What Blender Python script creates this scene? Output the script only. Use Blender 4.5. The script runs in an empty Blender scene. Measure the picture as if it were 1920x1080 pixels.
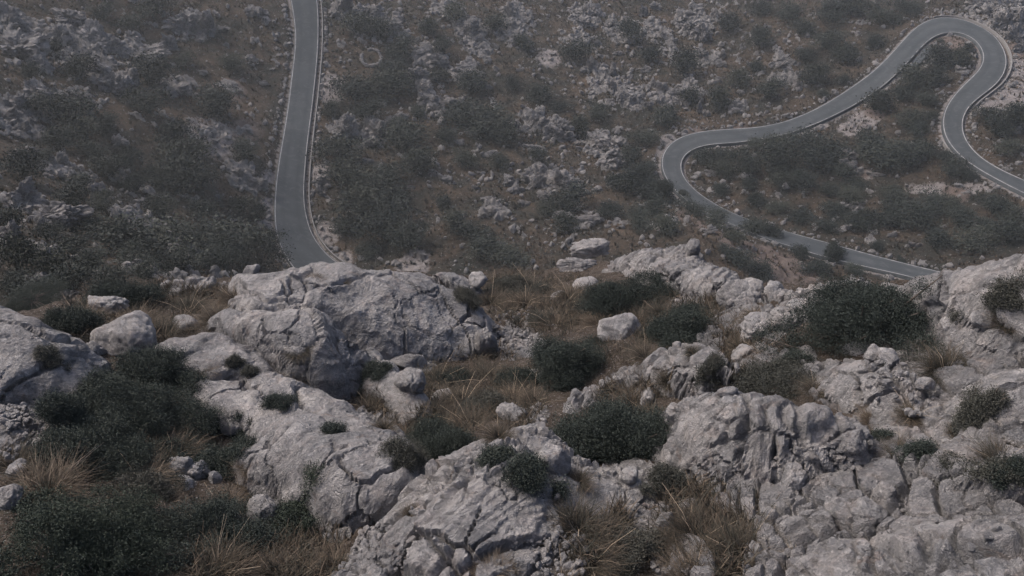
import bpy, math, random
import numpy as np
from mathutils import Vector, Euler
random.seed(7); RNG = np.random.default_rng(11)
R = math.radians
scene = bpy.context.scene
COL = scene.collection

# ------------------------------------------------------------------ camera, sky, sun, exposure
PITCH, F = R(42.0), 1662.77            # focal length in photo pixels (hfov 60 degrees)
cam_d = bpy.data.cameras.new('camera'); cam_d.angle = R(60.0); cam_d.clip_start = 0.5; cam_d.clip_end = 3000
cam = bpy.data.objects.new('camera', cam_d); COL.objects.link(cam)
cam.location = (0, 0, 0); cam.rotation_euler = (R(90) - PITCH, 0, 0)
scene.camera = cam
SUN_DIR = Vector((-0.62, 0.40, 0.80)).normalized()
world = bpy.data.worlds.new('World'); scene.world = world; world.use_nodes = True
wn = world.node_tree; bg = wn.nodes['Background']
sky = wn.nodes.new('ShaderNodeTexSky'); sky.sky_type = 'NISHITA'; sky.sun_disc = False
sky.sun_elevation = math.asin(SUN_DIR.z); sky.sun_rotation = math.atan2(SUN_DIR.x, SUN_DIR.y)
sky.altitude = 400; sky.air_density = 0.5; sky.dust_density = 5.0; sky.ozone_density = 1.0
wn.links.new(sky.outputs[0], bg.inputs[0]); bg.inputs[1].default_value = 0.15
sun_d = bpy.data.lights.new('sun', 'SUN'); sun_d.energy = 1.2; sun_d.angle = R(24); sun_d.color = (1.0, 0.92, 0.85)
sun = bpy.data.objects.new('sun', sun_d); COL.objects.link(sun)
sun.rotation_euler = SUN_DIR.to_track_quat('Z', 'Y').to_euler(); sun.location = SUN_DIR * 200
scene.view_settings.view_transform = 'Standard'; scene.view_settings.look = 'None'
scene.view_settings.exposure = 1.13; scene.view_settings.gamma = 1.0
scene.cycles.max_bounces = 6; scene.cycles.diffuse_bounces = 3; scene.cycles.volume_bounces = 0
scene.cycles.filter_width = 1.5

# ------------------------------------------------------------------ numpy noise
def ihash(ix, iy, iz, seed):
    h = (ix.astype(np.uint32) * np.uint32(73856093)) ^ (iy.astype(np.uint32) * np.uint32(19349663)) ^ \
        (iz.astype(np.uint32) * np.uint32(83492791)) ^ np.uint32((seed * 2654435761 + 1013904223) & 0xffffffff)
    h ^= h >> np.uint32(16); h *= np.uint32(0x7feb352d); h ^= h >> np.uint32(15); h *= np.uint32(0x846ca68b); h ^= h >> np.uint32(16)
    return h
_g = np.random.default_rng(5).normal(size=(256, 3)); _g /= np.linalg.norm(_g, axis=1)[:, None]; _g = _g.astype(np.float32)
def perlin(P, seed=0):
    P = np.asarray(P, np.float32); fl = np.floor(P); I = fl.astype(np.int32); f = P - fl
    u = f * f * f * (f * (f * 6 - 15) + 10); out = np.zeros(len(P), np.float32)
    for dx in (0, 1):
        wx = u[:, 0] if dx else 1 - u[:, 0]
        for dy in (0, 1):
            wy = u[:, 1] if dy else 1 - u[:, 1]
            for dz in (0, 1):
                wz = u[:, 2] if dz else 1 - u[:, 2]
                g = _g[ihash(I[:, 0] + dx, I[:, 1] + dy, I[:, 2] + dz, seed) & np.uint32(255)]
                out += wx * wy * wz * (g[:, 0] * (f[:, 0] - dx) + g[:, 1] * (f[:, 1] - dy) + g[:, 2] * (f[:, 2] - dz))
    return out * 1.6
def fbm(P, octv=4, seed=0, gain=0.5, ridged=False):
    P = np.asarray(P, np.float32); out = np.zeros(len(P), np.float32); a = 1.0; t = 0
    for o in range(octv):
        n = perlin(P * (2.03 ** o) + 17.3 * o, seed + o)
        out += a * ((1 - 2 * np.abs(n)) if ridged else n); t += a; a *= gain
    return out / t
def voronoi(P, seed=0, jit=0.9, two=False):
    """distance to the cell border (F2-F1), a random number per cell, offset from the cell point"""
    P = np.asarray(P, np.float32); I = np.floor(P).astype(np.int32); n = len(P)
    f1 = np.full(n, 9.0, np.float32); f2 = np.full(n, 9.0, np.float32)
    cid = np.zeros(n, np.uint32); off = np.zeros((n, 3), np.float32)
    zs = (0,) if two else (-1, 0, 1)
    for dx in (-1, 0, 1):
        for dy in (-1, 0, 1):
            for dz in zs:
                h = ihash(I[:, 0] + dx, I[:, 1] + dy, I[:, 2] * (0 if two else 1) + dz, seed)
                c = np.stack([(I[:, 0] + dx) + 0.5 + jit * ((h & np.uint32(1023)) / 1023.0 - 0.5),
                              (I[:, 1] + dy) + 0.5 + jit * (((h >> np.uint32(10)) & np.uint32(1023)) / 1023.0 - 0.5),
                              (I[:, 2] + dz) + 0.5 + jit * (((h >> np.uint32(20)) & np.uint32(1023)) / 1023.0 - 0.5)], 1).astype(np.float32)
                v = P - c
                if two: v[:, 2] = 0
                d = np.sqrt((v * v).sum(1)); nearer = d < f1
                f2 = np.where(nearer, f1, np.minimum(f2, d)); f1 = np.where(nearer, d, f1)
                cid = np.where(nearer, h, cid); off[nearer] = v[nearer]
    c2 = cid * np.uint32(2246822519); c2 ^= c2 >> np.uint32(13)
    r = np.stack([(c2 & np.uint32(1023)) / 1023.0, ((c2 >> np.uint32(10)) & np.uint32(1023)) / 1023.0, ((c2 >> np.uint32(20)) & np.uint32(1023)) / 1023.0], 1).astype(np.float32)
    return f2 - f1, r, off
def sstep(a, b, x):
    t = np.clip((x - a) / (b - a), 0, 1); return t * t * (3 - 2 * t)

# ------------------------------------------------------------------ mesh helpers
def mesh_from(name, V, faces, mat, smooth=False, attrs=None):
    """faces: list of (n,k) integer arrays"""
    me = bpy.data.meshes.new(name); V = np.asarray(V, np.float32)
    if isinstance(faces, np.ndarray): faces = [faces]
    faces = [np.asarray(f, np.int32) for f in faces if len(f)]
    nl = sum(f.size for f in faces); npoly = sum(len(f) for f in faces)
    me.vertices.add(len(V)); me.vertices.foreach_set('co', V.ravel())
    me.loops.add(nl); me.loops.foreach_set('vertex_index', np.concatenate([f.ravel() for f in faces]))
    me.polygons.add(npoly); st = []; s = 0
    for f in faces: st.append(s + np.arange(len(f)) * f.shape[1]); s += f.size
    me.polygons.foreach_set('loop_start', np.concatenate(st).astype(np.int32))
    me.polygons.foreach_set('use_smooth', np.full(npoly, smooth))
    for k, a in (attrs or {}).items():
        at = me.attributes.new(k, 'FLOAT', 'POINT'); at.data.foreach_set('value', np.asarray(a, np.float32))
    me.update(calc_edges=True); me.validate()
    for m in (mat if isinstance(mat, (list, tuple)) else [mat]): me.materials.append(m)
    return me
def link(name, data, loc=(0, 0, 0), parent=None, **props):
    o = bpy.data.objects.new(name, data); COL.objects.link(o); o.location = loc
    if parent is not None: o.parent = parent
    for k, v in props.items():
        if v: o[k] = v
    return o
def grid_faces(nr, nc):
    i = np.arange(nr * nc).reshape(nr, nc)
    return np.stack([i[:-1, :-1], i[:-1, 1:], i[1:, 1:], i[1:, :-1]], -1).reshape(-1, 4)
def grid_normals(X, Y, Z):
    P = np.stack([X, Y, Z], -1); du = np.gradient(P, axis=1); dv = np.gradient(P, axis=0)
    n = np.cross(du, dv); n /= np.linalg.norm(n, axis=-1, keepdims=True) + 1e-9
    n[n[..., 2] < 0] *= -1
    return n

# ------------------------------------------------------------------ photo pixel -> ray
CP, SP = math.cos(PITCH), math.sin(PITCH)
def ray(px, py):
    px = np.asarray(px, float); py = np.asarray(py, float); a = (px - 960) / F; b = -(py - 540) / F
    d = np.stack([a, CP + b * SP, -SP + b * CP], -1)
    return d / np.linalg.norm(d, axis=-1, keepdims=True)
class TPS:
    def __init__(self, P, z, lam=0.0, lin=False):
        P = np.asarray(P, float); self.c = P.mean(0); self.s = P.std() + 1e-9
        P = (P - self.c) / self.s; self.P = P; n = len(P); self.lin = lin
        K = self.k(((P[:, None] - P[None]) ** 2).sum(-1)) + lam * np.eye(n)
        A = np.zeros((n + 3, n + 3)); A[:n, :n] = K; A[:n, n] = 1; A[n, :n] = 1; A[:n, n + 1:] = P; A[n + 1:, :n] = P.T
        self.w = np.linalg.lstsq(A, np.concatenate([np.asarray(z, float), np.zeros(3)]), rcond=None)[0]
    def k(self, r2): return -np.sqrt(r2) if self.lin else 0.5 * r2 * np.log(r2 + 1e-12)
    def __call__(self, x, y):
        x = np.asarray(x, float); sh = x.shape; Q = (np.stack([x.ravel(), np.asarray(y, float).ravel()], 1) - self.c) / self.s
        out = np.empty(len(Q)); n = len(self.P)
        for i in range(0, len(Q), 40000):
            q = Q[i:i + 40000]
            out[i:i + 40000] = self.k(((q[:, None] - self.P[None]) ** 2).sum(-1)) @ self.w[:n] + self.w[n] + q @ self.w[n + 1:]
        return out.reshape(sh)
def hit(H, px, py, t0, t1, n=500, add=0.0):
    """first point where the ray meets the surface H + add"""
    d = ray(px, py); t = np.geomspace(t0, t1, n); P = d[None] * t[:, None]
    g = P[:, 2] - H(P[:, 0], P[:, 1]) - add; k = np.where(g < 0)[0]
    i = k[0] if len(k) else n - 1
    if i == 0: return P[0]
    lo, hi = t[i - 1], t[i]; w = g[i - 1] / (g[i - 1] - g[i] + 1e-9) if len(k) else 1.0
    return d * (lo + (hi - lo) * np.clip(w, 0, 1))

# ------------------------------------------------------------------ materials
def new_mat(name):
    m = bpy.data.materials.new(name); m.use_nodes = True; nt = m.node_tree
    return m, nt, nt.nodes['Principled BSDF']
class NB:
    def __init__(s, nt): s.nt = nt
    def n(s, t, **kw):
        x = s.nt.nodes.new(t)
        for k, v in kw.items(): setattr(x, k, v)
        return x
    def put(s, sock, v):
        if hasattr(v, 'links'): s.nt.links.new(v, sock)
        elif v is not None: sock.default_value = v
    def noise(s, vec, scale, detail=5, rough=0.6, dist=0.0):
        x = s.n('ShaderNodeTexNoise'); s.put(x.inputs['Vector'], vec); x.inputs['Scale'].default_value = scale
        x.inputs['Detail'].default_value = detail; x.inputs['Roughness'].default_value = rough; x.inputs['Distortion'].default_value = dist
        return x.outputs[0]
    def ramp(s, fac, *stops):
        x = s.n('ShaderNodeValToRGB'); s.put(x.inputs[0], fac); e = x.color_ramp.elements
        while len(e) < len(stops): e.new(0.5)
        for el, (p, c) in zip(e, stops): el.position = p; el.color = c if len(c) == 4 else (*c, 1)
        return x.outputs[0]
    def g(s, fac, a, b): return s.ramp(fac, (a, (0, 0, 0)), (b, (1, 1, 1)))
    def mix(s, fac, a, b):
        x = s.n('ShaderNodeMix', data_type='RGBA'); s.put(x.inputs[0], fac)
        s.put(x.inputs[6], a if hasattr(a, 'links') else (*a, 1)); s.put(x.inputs[7], b if hasattr(b, 'links') else (*b, 1))
        return x.outputs[2]
    def math(s, op, a, b=None):
        x = s.n('ShaderNodeMath', operation=op); s.put(x.inputs[0], a); s.put(x.inputs[1], b); return x.outputs[0]
    def attr(s, name): return s.n('ShaderNodeAttribute', attribute_name=name).outputs['Fac']
    def bump(s, h, dist, strength=1.0, normal=None):
        x = s.n('ShaderNodeBump'); s.put(x.inputs['Height'], h); x.inputs['Distance'].default_value = dist; x.inputs['Strength'].default_value = strength
        if normal is not None: s.put(x.inputs['Normal'], normal)
        return x.outputs[0]
def coords(b, scale=None, rnd=False):
    v = b.n('ShaderNodeNewGeometry').outputs['Position'] if not rnd else b.n('ShaderNodeTexCoord').outputs['Object']
    if rnd:
        oi = b.n('ShaderNodeObjectInfo'); ad = b.n('ShaderNodeVectorMath', operation='ADD'); b.put(ad.inputs[0], v)
        sc = b.n('ShaderNodeVectorMath', operation='SCALE'); b.put(sc.inputs[0], b.n('ShaderNodeCombineXYZ').outputs[0])
        cx = b.n('ShaderNodeCombineXYZ'); m = b.math('MULTIPLY', oi.outputs['Random'], 37.0)
        b.put(cx.inputs[0], m); b.put(cx.inputs[1], m); b.put(ad.inputs[1], cx.outputs[0]); v = ad.outputs[0]
    return v
def limestone(b, v, k=1.0):
    """colour and relief of grey limestone; k scales the pattern (1 = metres)"""
    big = b.noise(v, 0.9 * k, 5, 0.6, 0.4); mid = b.noise(v, 3.2 * k, 6, 0.65); fin = b.noise(v, 22 * k, 5, 0.7)
    c = b.mix(b.g(big, 0.35, 0.65), (0.228, 0.223, 0.221), (0.362, 0.342, 0.325))
    c = b.mix(b.math('MULTIPLY', b.g(mid, 0.5, 0.7), 0.6), c, (0.385, 0.338, 0.310))
    c = b.mix(b.math('MULTIPLY', b.g(b.noise(v, 1.4 * k, 9, 0.74, 0.9), 0.48, 0.64), 0.8), c, (0.125, 0.125, 0.127))
    c = b.mix(b.math('MULTIPLY', b.g(fin, 0.54, 0.70), 0.6), c, (0.52, 0.49, 0.455))
    c = b.mix(b.math('MULTIPLY', b.g(b.noise(v, 7 * k, 7, 0.78), 0.54, 0.66), 0.7), c, (0.11, 0.108, 0.112))
    c = b.mix(b.math('MULTIPLY', b.g(b.noise(v, 40 * k, 4, 0.8), 0.60, 0.70), 0.5), c, (0.08, 0.08, 0.082))
    c = b.mix(b.math('MULTIPLY', b.g(b.noise(v, 2.1 * k, 7, 0.75, 1.2), 0.57, 0.70), 0.45), c, (0.26, 0.175, 0.125))
    rid = b.math('ABSOLUTE', b.math('SUBTRACT', b.noise(v, 6.5 * k, 7, 0.72, 0.6), 0.5))
    rid2 = b.math('ABSOLUTE', b.math('SUBTRACT', b.noise(v, 2.6 * k, 8, 0.7, 1.0), 0.5))
    vo = b.n('ShaderNodeTexVoronoi', feature='DISTANCE_TO_EDGE'); 
    wv = b.n('ShaderNodeVectorMath', operation='ADD'); b.put(wv.inputs[0], v)
    nx = b.n('ShaderNodeTexNoise'); b.put(nx.inputs['Vector'], v); nx.inputs['Scale'].default_value = 2.5 * k
    sc = b.n('ShaderNodeVectorMath', operation='SCALE'); b.put(sc.inputs[0], nx.outputs['Color']); sc.inputs['Scale'].default_value = 1.1 / k
    b.put(wv.inputs[1], sc.outputs[0]); b.put(vo.inputs['Vector'], wv.outputs[0]); vo.inputs['Scale'].default_value = 2.2 * k
    crack = b.math('MAXIMUM', b.g(vo.outputs['Distance'], 0.0, 0.03), b.g(mid, 0.44, 0.52))
    hgt = b.math('ADD', b.math('ADD', b.math('MULTIPLY', crack, 0.35), b.math('MULTIPLY', b.g(rid2, 0.0, 0.03), 0.35)), b.math('ADD', b.math('MULTIPLY', b.g(rid, 0.0, 0.10), 0.22), b.math('ADD', b.math('MULTIPLY', b.noise(v, 60 * k, 4, 0.8), 0.30), b.math('ADD', b.math('MULTIPLY', fin, 0.75), b.math('MULTIPLY', mid, 1.1)))))
    return c, hgt
def make_rock_mat(name, k=1.0, rnd=False, gain=1.0, dist=0.10):
    m, nt, p = new_mat(name); b = NB(nt); v = coords(b, rnd=rnd)
    c, h = limestone(b, v, k)
    if gain != 1.0:
        x = b.n('ShaderNodeMix', data_type='RGBA', blend_type='MULTIPLY'); x.inputs[0].default_value = 1; b.put(x.inputs[6], c); x.inputs[7].default_value = (gain, gain, gain, 1); c = x.outputs[2]
    b.put(p.inputs['Base Color'], c); p.inputs['Roughness'].default_value = 0.9; p.inputs['Specular IOR Level'].default_value = 0.2
    b.put(p.inputs['Normal'], b.bump(h, dist / k, 0.9)); return m
ROCK = make_rock_mat('limestone')
ROCK_FAR = make_rock_mat('limestone_hillside', 0.35, gain=0.76, dist=0.12)
STONE_PALE = make_rock_mat('bleached_boulder', 1.6, gain=1.12, dist=0.08)
STONE = make_rock_mat('limestone_boulder', 1.6, gain=0.88, dist=0.08)

def make_ground_mat():
    m, nt, p = new_mat('ridge_ground'); b = NB(nt); v = coords(b)
    rc, rh = limestone(b, v, 1.0)
    s = b.ramp(b.noise(v, 2.3, 7, 0.7, 0.5), (0.3, (0.030, 0.027, 0.022)), (0.5, (0.085, 0.066, 0.050)), (0.66, (0.13, 0.105, 0.085)), (0.8, (0.20, 0.175, 0.155)))
    s = b.mix(b.g(b.noise(v, 30, 3, 0.7), 0.58, 0.66), s, (0.30, 0.275, 0.26))
    gr = b.ramp(b.noise(v, 26, 5, 0.8), (0.3, (0.11, 0.105, 0.105)), (0.5, (0.25, 0.24, 0.235)), (0.7, (0.40, 0.385, 0.375)))
    gm = b.math('ADD', b.attr('gravel'), b.math('MULTIPLY', b.math('SUBTRACT', b.noise(v, 4, 5, 0.7), 0.5), 0.9))
    s = b.mix(b.g(gm, 0.4, 0.6), s, gr)
    ms = b.math('ADD', b.attr('rock'), b.math('MULTIPLY', b.math('SUBTRACT', b.noise(v, 5, 6, 0.7), 0.5), 0.8))
    c = b.mix(b.g(ms, 0.45, 0.58), s, rc)
    b.put(p.inputs['Base Color'], c); p.inputs['Roughness'].default_value = 0.95; p.inputs['Specular IOR Level'].default_value = 0.15
    b.put(p.inputs['Normal'], b.bump(b.math('ADD', rh, b.noise(v, 40, 3, 0.7)), 0.09, 1.0)); return m
GROUND = make_ground_mat()
def make_hill_mat():
    m, nt, p = new_mat('hillside_ground'); b = NB(nt); v = coords(b)
    rc, rh = limestone(b, v, 0.35)
    s = b.ramp(b.noise(v, 0.11, 9, 0.72, 0.6), (0.30, (0.018, 0.021, 0.018)), (0.44, (0.033, 0.030, 0.024)), (0.54, (0.064, 0.046, 0.032)), (0.68, (0.105, 0.074, 0.051)))
    s = b.mix(b.math('MULTIPLY', b.g(b.noise(v, 1.6, 6, 0.8), 0.5, 0.62), 0.7), s, (0.034, 0.038, 0.028))
    s = b.mix(b.g(b.noise(v, 1.7, 6, 0.85), 0.59, 0.64), s, (0.27, 0.25, 0.24))
    gv = b.mix(b.g(b.noise(v, 1.5, 6, 0.8), 0.4, 0.65), (0.20, 0.175, 0.165), (0.34, 0.315, 0.30))
    gm = b.math('ADD', b.attr('gravel'), b.math('MULTIPLY', b.math('SUBTRACT', b.noise(v, 0.5, 7, 0.75), 0.5), 1.1))
    s = b.mix(b.g(gm, 0.42, 0.62), s, gv)
    em = b.math('ADD', b.attr('earth'), b.math('MULTIPLY', b.math('SUBTRACT', b.noise(v, 0.5, 7, 0.75), 0.5), 0.9))
    s = b.mix(b.g(em, 0.42, 0.66), s, b.mix(b.noise(v, 0.9, 6, 0.7), (0.135, 0.098, 0.080), (0.20, 0.165, 0.145)))
    ms = b.math('ADD', b.attr('rock'), b.math('MULTIPLY', b.math('SUBTRACT', b.noise(v, 0.55, 8, 0.78), 0.5), 1.5))
    x = b.n('ShaderNodeMix', data_type='RGBA', blend_type='MULTIPLY'); x.inputs[0].default_value = 1; b.put(x.inputs[6], rc); x.inputs[7].default_value = (.72, .72, .72, 1)
    c = b.mix(b.g(ms, 0.46, 0.56), s, x.outputs[2])
    b.put(p.inputs['Base Color'], c); p.inputs['Roughness'].default_value = 0.95; p.inputs['Specular IOR Level'].default_value = 0.15
    b.put(p.inputs['Normal'], b.bump(b.math('ADD', rh, b.noise(v, 2.5, 6, 0.75)), 0.35, 1.0)); return m
HILL = make_hill_mat()
def make_leaf_mat(name, *stops, trans=0.1, jitter=0.35):
    m, nt, p = new_mat(name); b = NB(nt); oi = b.n('ShaderNodeObjectInfo')
    f = b.math('ADD', b.attr('v'), b.math('MULTIPLY', b.math('SUBTRACT', oi.outputs['Random'], 0.5), jitter))
    b.put(p.inputs['Base Color'], b.ramp(f, *stops)); p.inputs['Roughness'].default_value = 0.75; p.inputs['Specular IOR Level'].default_value = 0.2
    return m
LEAF = make_leaf_mat('shrub_leaf', (0.0, (0.017, 0.022, 0.019)), (0.5, (0.032, 0.040, 0.033)), (1.0, (0.070, 0.076, 0.056)))
LEAF_OLIVE = make_leaf_mat('olive_leaf', (0.0, (0.020, 0.027, 0.020)), (0.5, (0.038, 0.048, 0.034)), (1.0, (0.075, 0.084, 0.058)))
LEAF_GREY = make_leaf_mat('heath_leaf', (0.0, (0.030, 0.032, 0.027)), (0.5, (0.055, 0.055, 0.045)), (1.0, (0.10, 0.092, 0.074)))
LEAF_FAR = make_leaf_mat('hillside_shrub_leaf', (0.0, (0.010, 0.014, 0.012)), (0.5, (0.020, 0.025, 0.020)), (1.0, (0.046, 0.048, 0.034)), jitter=0.6)
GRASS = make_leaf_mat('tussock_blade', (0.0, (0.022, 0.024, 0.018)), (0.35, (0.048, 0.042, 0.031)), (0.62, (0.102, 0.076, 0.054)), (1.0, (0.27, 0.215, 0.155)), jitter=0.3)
GRASS_FAR = make_leaf_mat('hillside_grass_blade', (0.0, (0.018, 0.021, 0.016)), (0.4, (0.046, 0.037, 0.026)), (0.75, (0.086, 0.060, 0.040)), (1.0, (0.13, 0.092, 0.064)), jitter=0)
def make_plain(name, c, rough=0.9):
    m, nt, p = new_mat(name); b = NB(nt); v = coords(b)
    b.put(p.inputs['Base Color'], b.mix(b.noise(v, 3.0, 6, 0.7), tuple(x * 0.7 for x in c), tuple(min(1, x * 1.25) for x in c))); p.inputs['Roughness'].default_value = rough
    return m
WOOD = make_plain('stem_bark', (0.085, 0.068, 0.055)); DEADWOOD = make_plain('dead_twig', (0.26, 0.235, 0.21))
STALK = make_plain('dry_stalk', (0.42, 0.33, 0.235)); KERB = make_plain('kerb_stone', (0.145, 0.138, 0.13))
def make_asphalt():
    m, nt, p = new_mat('asphalt'); b = NB(nt); v = coords(b)
    c = b.mix(b.g(b.noise(v, 0.25, 5, 0.6), 0.35, 0.65), (0.029, 0.034, 0.037), (0.043, 0.048, 0.051))
    c = b.mix(b.math('MULTIPLY', b.g(b.noise(v, 6, 5, 0.8), 0.45, 0.7), 0.35), c, (0.058, 0.061, 0.063))
    tr = b.attr('track'); c = b.mix(b.math('MULTIPLY', b.g(b.noise(v, 0.6, 3, 0.5, 1.5), 0.56, 0.60), 0.5), c, (0.060, 0.064, 0.067)); c = b.mix(b.math('MULTIPLY', tr, 0.7), c, (0.021, 0.024, 0.027))
    b.put(p.inputs['Base Color'], c); p.inputs['Roughness'].default_value = 0.9; p.inputs['Specular IOR Level'].default_value = 0.15
    b.put(p.inputs['Normal'], b.bump(b.noise(v, 30, 3, 0.7), 0.01, 0.5)); return m
ASPHALT = make_asphalt()
def make_paint():
    m, nt, p = new_mat('road_paint'); b = NB(nt); v = coords(b)
    b.put(p.inputs['Base Color'], b.mix(b.g(b.noise(v, 0.8, 7, 0.75), 0.35, 0.6), (0.08, 0.08, 0.08), (0.24, 0.23, 0.222))); p.inputs['Roughness'].default_value = 0.7
    return m
PAINT = make_paint()

# ------------------------------------------------------------------ the ridge in front: height field through points of known distance
def squeeze(d): return 9.5 * (d / 9.5) ** 0.8
NEAR_CTRL = [(-150,1080,10.5),(0,1080,10.5),(300,1080,10.5),(600,1080,10.3),(900,1080,9.6),(1200,1080,9.2),(1500,1080,8.8),(1920,1080,8.2),
 (-100,1250,9),(500,1250,9),(960,1250,8.3),(1500,1250,7.6),(2050,1250,7.1),(2100,1000,8.8),
 (0,900,13),(250,900,13),(500,960,12.6),(720,930,13.2),(900,900,12),(1150,930,10.9),(1400,930,10.3),(1700,930,9.8),(1920,900,9.7),
 (-100,760,15.5),(0,760,15.5),(250,760,15.5),(450,800,15),(620,800,15.4),(850,760,17),(1000,780,15.7),(1130,830,13.9),(1300,800,12.6),(1500,800,11.7),(1700,780,11.6),(1920,760,11.2),(2080,740,11.2),
 (0,640,18.5),(250,650,18.5),(450,660,18.3),(650,680,18.7),(850,670,20),(1000,640,20.7),(1165,640,19),(1300,690,16.2),(1450,660,15.2),(1600,680,13.8),(1780,680,13),(1920,640,13),
 (200,570,22),(400,560,22.5),(600,570,22),(800,580,22.5),(960,570,24.5),(1100,560,23.5),(1250,570,21),(1400,580,18.5),(1600,570,16.6),(1750,560,15.4),(1920,530,15),
 (0,590,20.5),(300,535,24.5),(550,520,25),(800,520,26),(1000,520,29),(1100,500,29),(1250,490,26),(1400,535,21.3),(1620,535,18.2),(1780,527,16.5),(1920,495,16.2),(2080,470,16)]
_a = np.array(NEAR_CTRL, float); _P = ray(_a[:, 0], _a[:, 1]) * squeeze(_a[:, 2])[:, None]
NEAR_TPS = TPS(_P[:, :2], _P[:, 2], lam=0.0005)
print('near residual', np.abs(NEAR_TPS(_P[:, 0], _P[:, 1]) - _P[:, 2]).max())
# the brow: beyond this line (world x -> y) the ridge plunges into the valley
_brow = np.array([(px, py, d) for px, py, d in [(-100,585,20.5),(0,590,20.5),(150,560,22.5),(300,528,25),(550,515,25.2),(800,515,26.3),(1000,505,30),(1100,492,29.5),(1250,480,26.6),(1400,530,21.6),(1620,530,18.5),(1780,522,16.8),(1920,490,16.5),(2080,465,16.3)]], float)
_BP = ray(_brow[:, 0], _brow[:, 1]) * squeeze(_brow[:, 2])[:, None]; _BP = _BP[np.argsort(_BP[:, 0])]
def plateau(x, y):
    x = np.asarray(x, float); y = np.asarray(y, float); yb = np.interp(x, _BP[:, 0], _BP[:, 1]); over = np.maximum(0, y - yb - 0.3)
    return NEAR_TPS(x, np.minimum(y, yb + 0.3)) - 0.15 * over
def near_base(x, y):
    x = np.asarray(x, float); y = np.asarray(y, float)
    yb = np.interp(x, _BP[:, 0], _BP[:, 1]); over = np.maximum(0, y - yb)
    z = NEAR_TPS(x, np.minimum(y, yb + 0.3))
    return z - 1.45 * over * sstep(0, 1.2, over) - 0.25 * over
# ------------------------------------------------------------------ the valley side
FAR_CTRL = [(545,0,228),(575,50,221),(570,200,197),(550,300,181),(545,380,171),(560,450,162),(590,490,157),
 (0,0,205),(100,100,190),(250,60,208),(50,250,152),(0,380,108),(110,400,112),(250,350,145),(400,250,177),(300,450,122),(400,60,214),(150,300,148),(420,400,158),(-120,100,165),(-120,300,118),
 (0,520,58),(200,500,82),(400,500,112),(60,450,88),(-150,480,62),
 (700,110,213),(660,300,180),(900,250,192),(900,60,232),(1100,100,232),(1000,400,163),(800,450,156),(1000,500,146),(1300,50,252),(1150,300,186),(1200,200,208),
 (1790,200,206),(1790,260,196),(1870,120,222),(1790,45,243),(1700,60,240),(1600,190,210),(1450,250,197),(1260,290,189),(1330,370,176),(1450,435,166),(1600,480,160),(1750,510,157),(1900,340,184),(1700,350,182),(1500,330,184),(1900,450,167),
 (1350,440,150),(1300,470,142),(1500,500,152),(1900,20,262),(2050,100,238),(2050,300,195),(1550,20,252),(1000,560,138),(1500,600,140),(2050,520,152),(500,560,140),
 (0,-200,235),(960,-200,320),(1900,-200,345),(500,-120,275)]
_a = np.array(FAR_CTRL, float); _P = ray(_a[:, 0], _a[:, 1]) * _a[:, 2][:, None]
FAR_TPS = TPS(_P[:, :2], _P[:, 2], lam=0.002)
far_base = FAR_TPS
def far_hit(px, py): return hit(far_base, px, py, 38, 420, 600)
def far_world(pts, n=None): return np.array([far_hit(a, b) for a, b in pts])

# ------------------------------------------------------------------ roads, traced as their two painted edges
def smooth_curve(pts, n):
    p = np.array(pts, float); d = np.concatenate([[0], np.cumsum(np.linalg.norm(np.diff(p, axis=0), axis=1))])
    s = np.linspace(0, d[-1], n); q = np.stack([np.interp(s, d, p[:, i]) for i in range(p.shape[1])], 1)
    k = max(1, n // (len(p) * 3))
    for _ in range(2):
        w = np.pad(q, ((k, k), (0, 0)), mode='edge'); q2 = sum(w[i:i + n] for i in range(2 * k + 1)) / (2 * k + 1)
        q2[0], q2[-1] = q[0], q[-1]; q = q2
    return q
ROAD1_L = [(528,-60),(538,-25),(545,2),(552,50),(553.5,75),(550,110),(545,150),(539,200),(531,250),(522,300),(515.5,350),(513,400),(516,438),(526,468),(545,500),(580,535),(660,585),(770,630)]
ROAD1_R = [(584,-60),(591,-25),(596,0),(598,25),(598.5,60),(597,100),(592.5,150),(587,200),(580.5,250),(575,300),(571.5,350),(571.5,375),(574.5,400),(582,430),(592,450),(607,470),(624,487),(645,500),(690,520),(780,556),(880,590)]
ROAD2_A = [(2000,600),(1900,571),(1830,552),(1760,535),(1690,517),(1600,497),(1540,482),(1430,447),(1380,426),(1330,404),(1285,378),(1255,349),(1239,322),(1236,300),(1245,278),(1270,257.5),(1315,246),(1370,242),(1425,239),(1475,228),(1530,205),(1580,175),(1630,140),(1665,107),(1695,72),(1720,47),(1745,35),(1770,31.5),(1800,34.5),(1835,47.5),(1865,65),(1884,90),(1891,115),(1887,137),(1870,160),(1840,181),(1815,201),(1804,225),(1805,250),(1820,277),(1845,300),(1880,320),(1920,338),(1990,366),(2060,395),(2200,440),(2400,500)]
ROAD2_B = [(2060,590),(1960,561),(1890,541),(1830,527),(1772,512),(1700,495),(1630,477),(1550,455),(1475,435),(1410,415),(1360,394),(1315,367),(1286,340),(1275,315),(1277,297),(1295,281),(1325,272.5),(1380,269),(1430,262.5),(1480,252),(1540,230),(1600,200),(1650,168),(1682,140),(1710,110),(1735,81),(1755,66),(1780,59),(1805,62),(1830,76),(1844,99),(1845,119),(1830,137),(1797,167),(1771,200),(1764,225),(1767,253),(1785,281),(1810,304),(1840,323),(1880,345),(1920,365),(1990,394),(2060,424),(2200,470),(2400,532)]
def edge_world(pts, n):
    w = smooth_curve(far_world(smooth_curve(pts, 200)), n); 
    w[:, 2] = FAR_TPS(w[:, 0], w[:, 1]); return w
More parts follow.
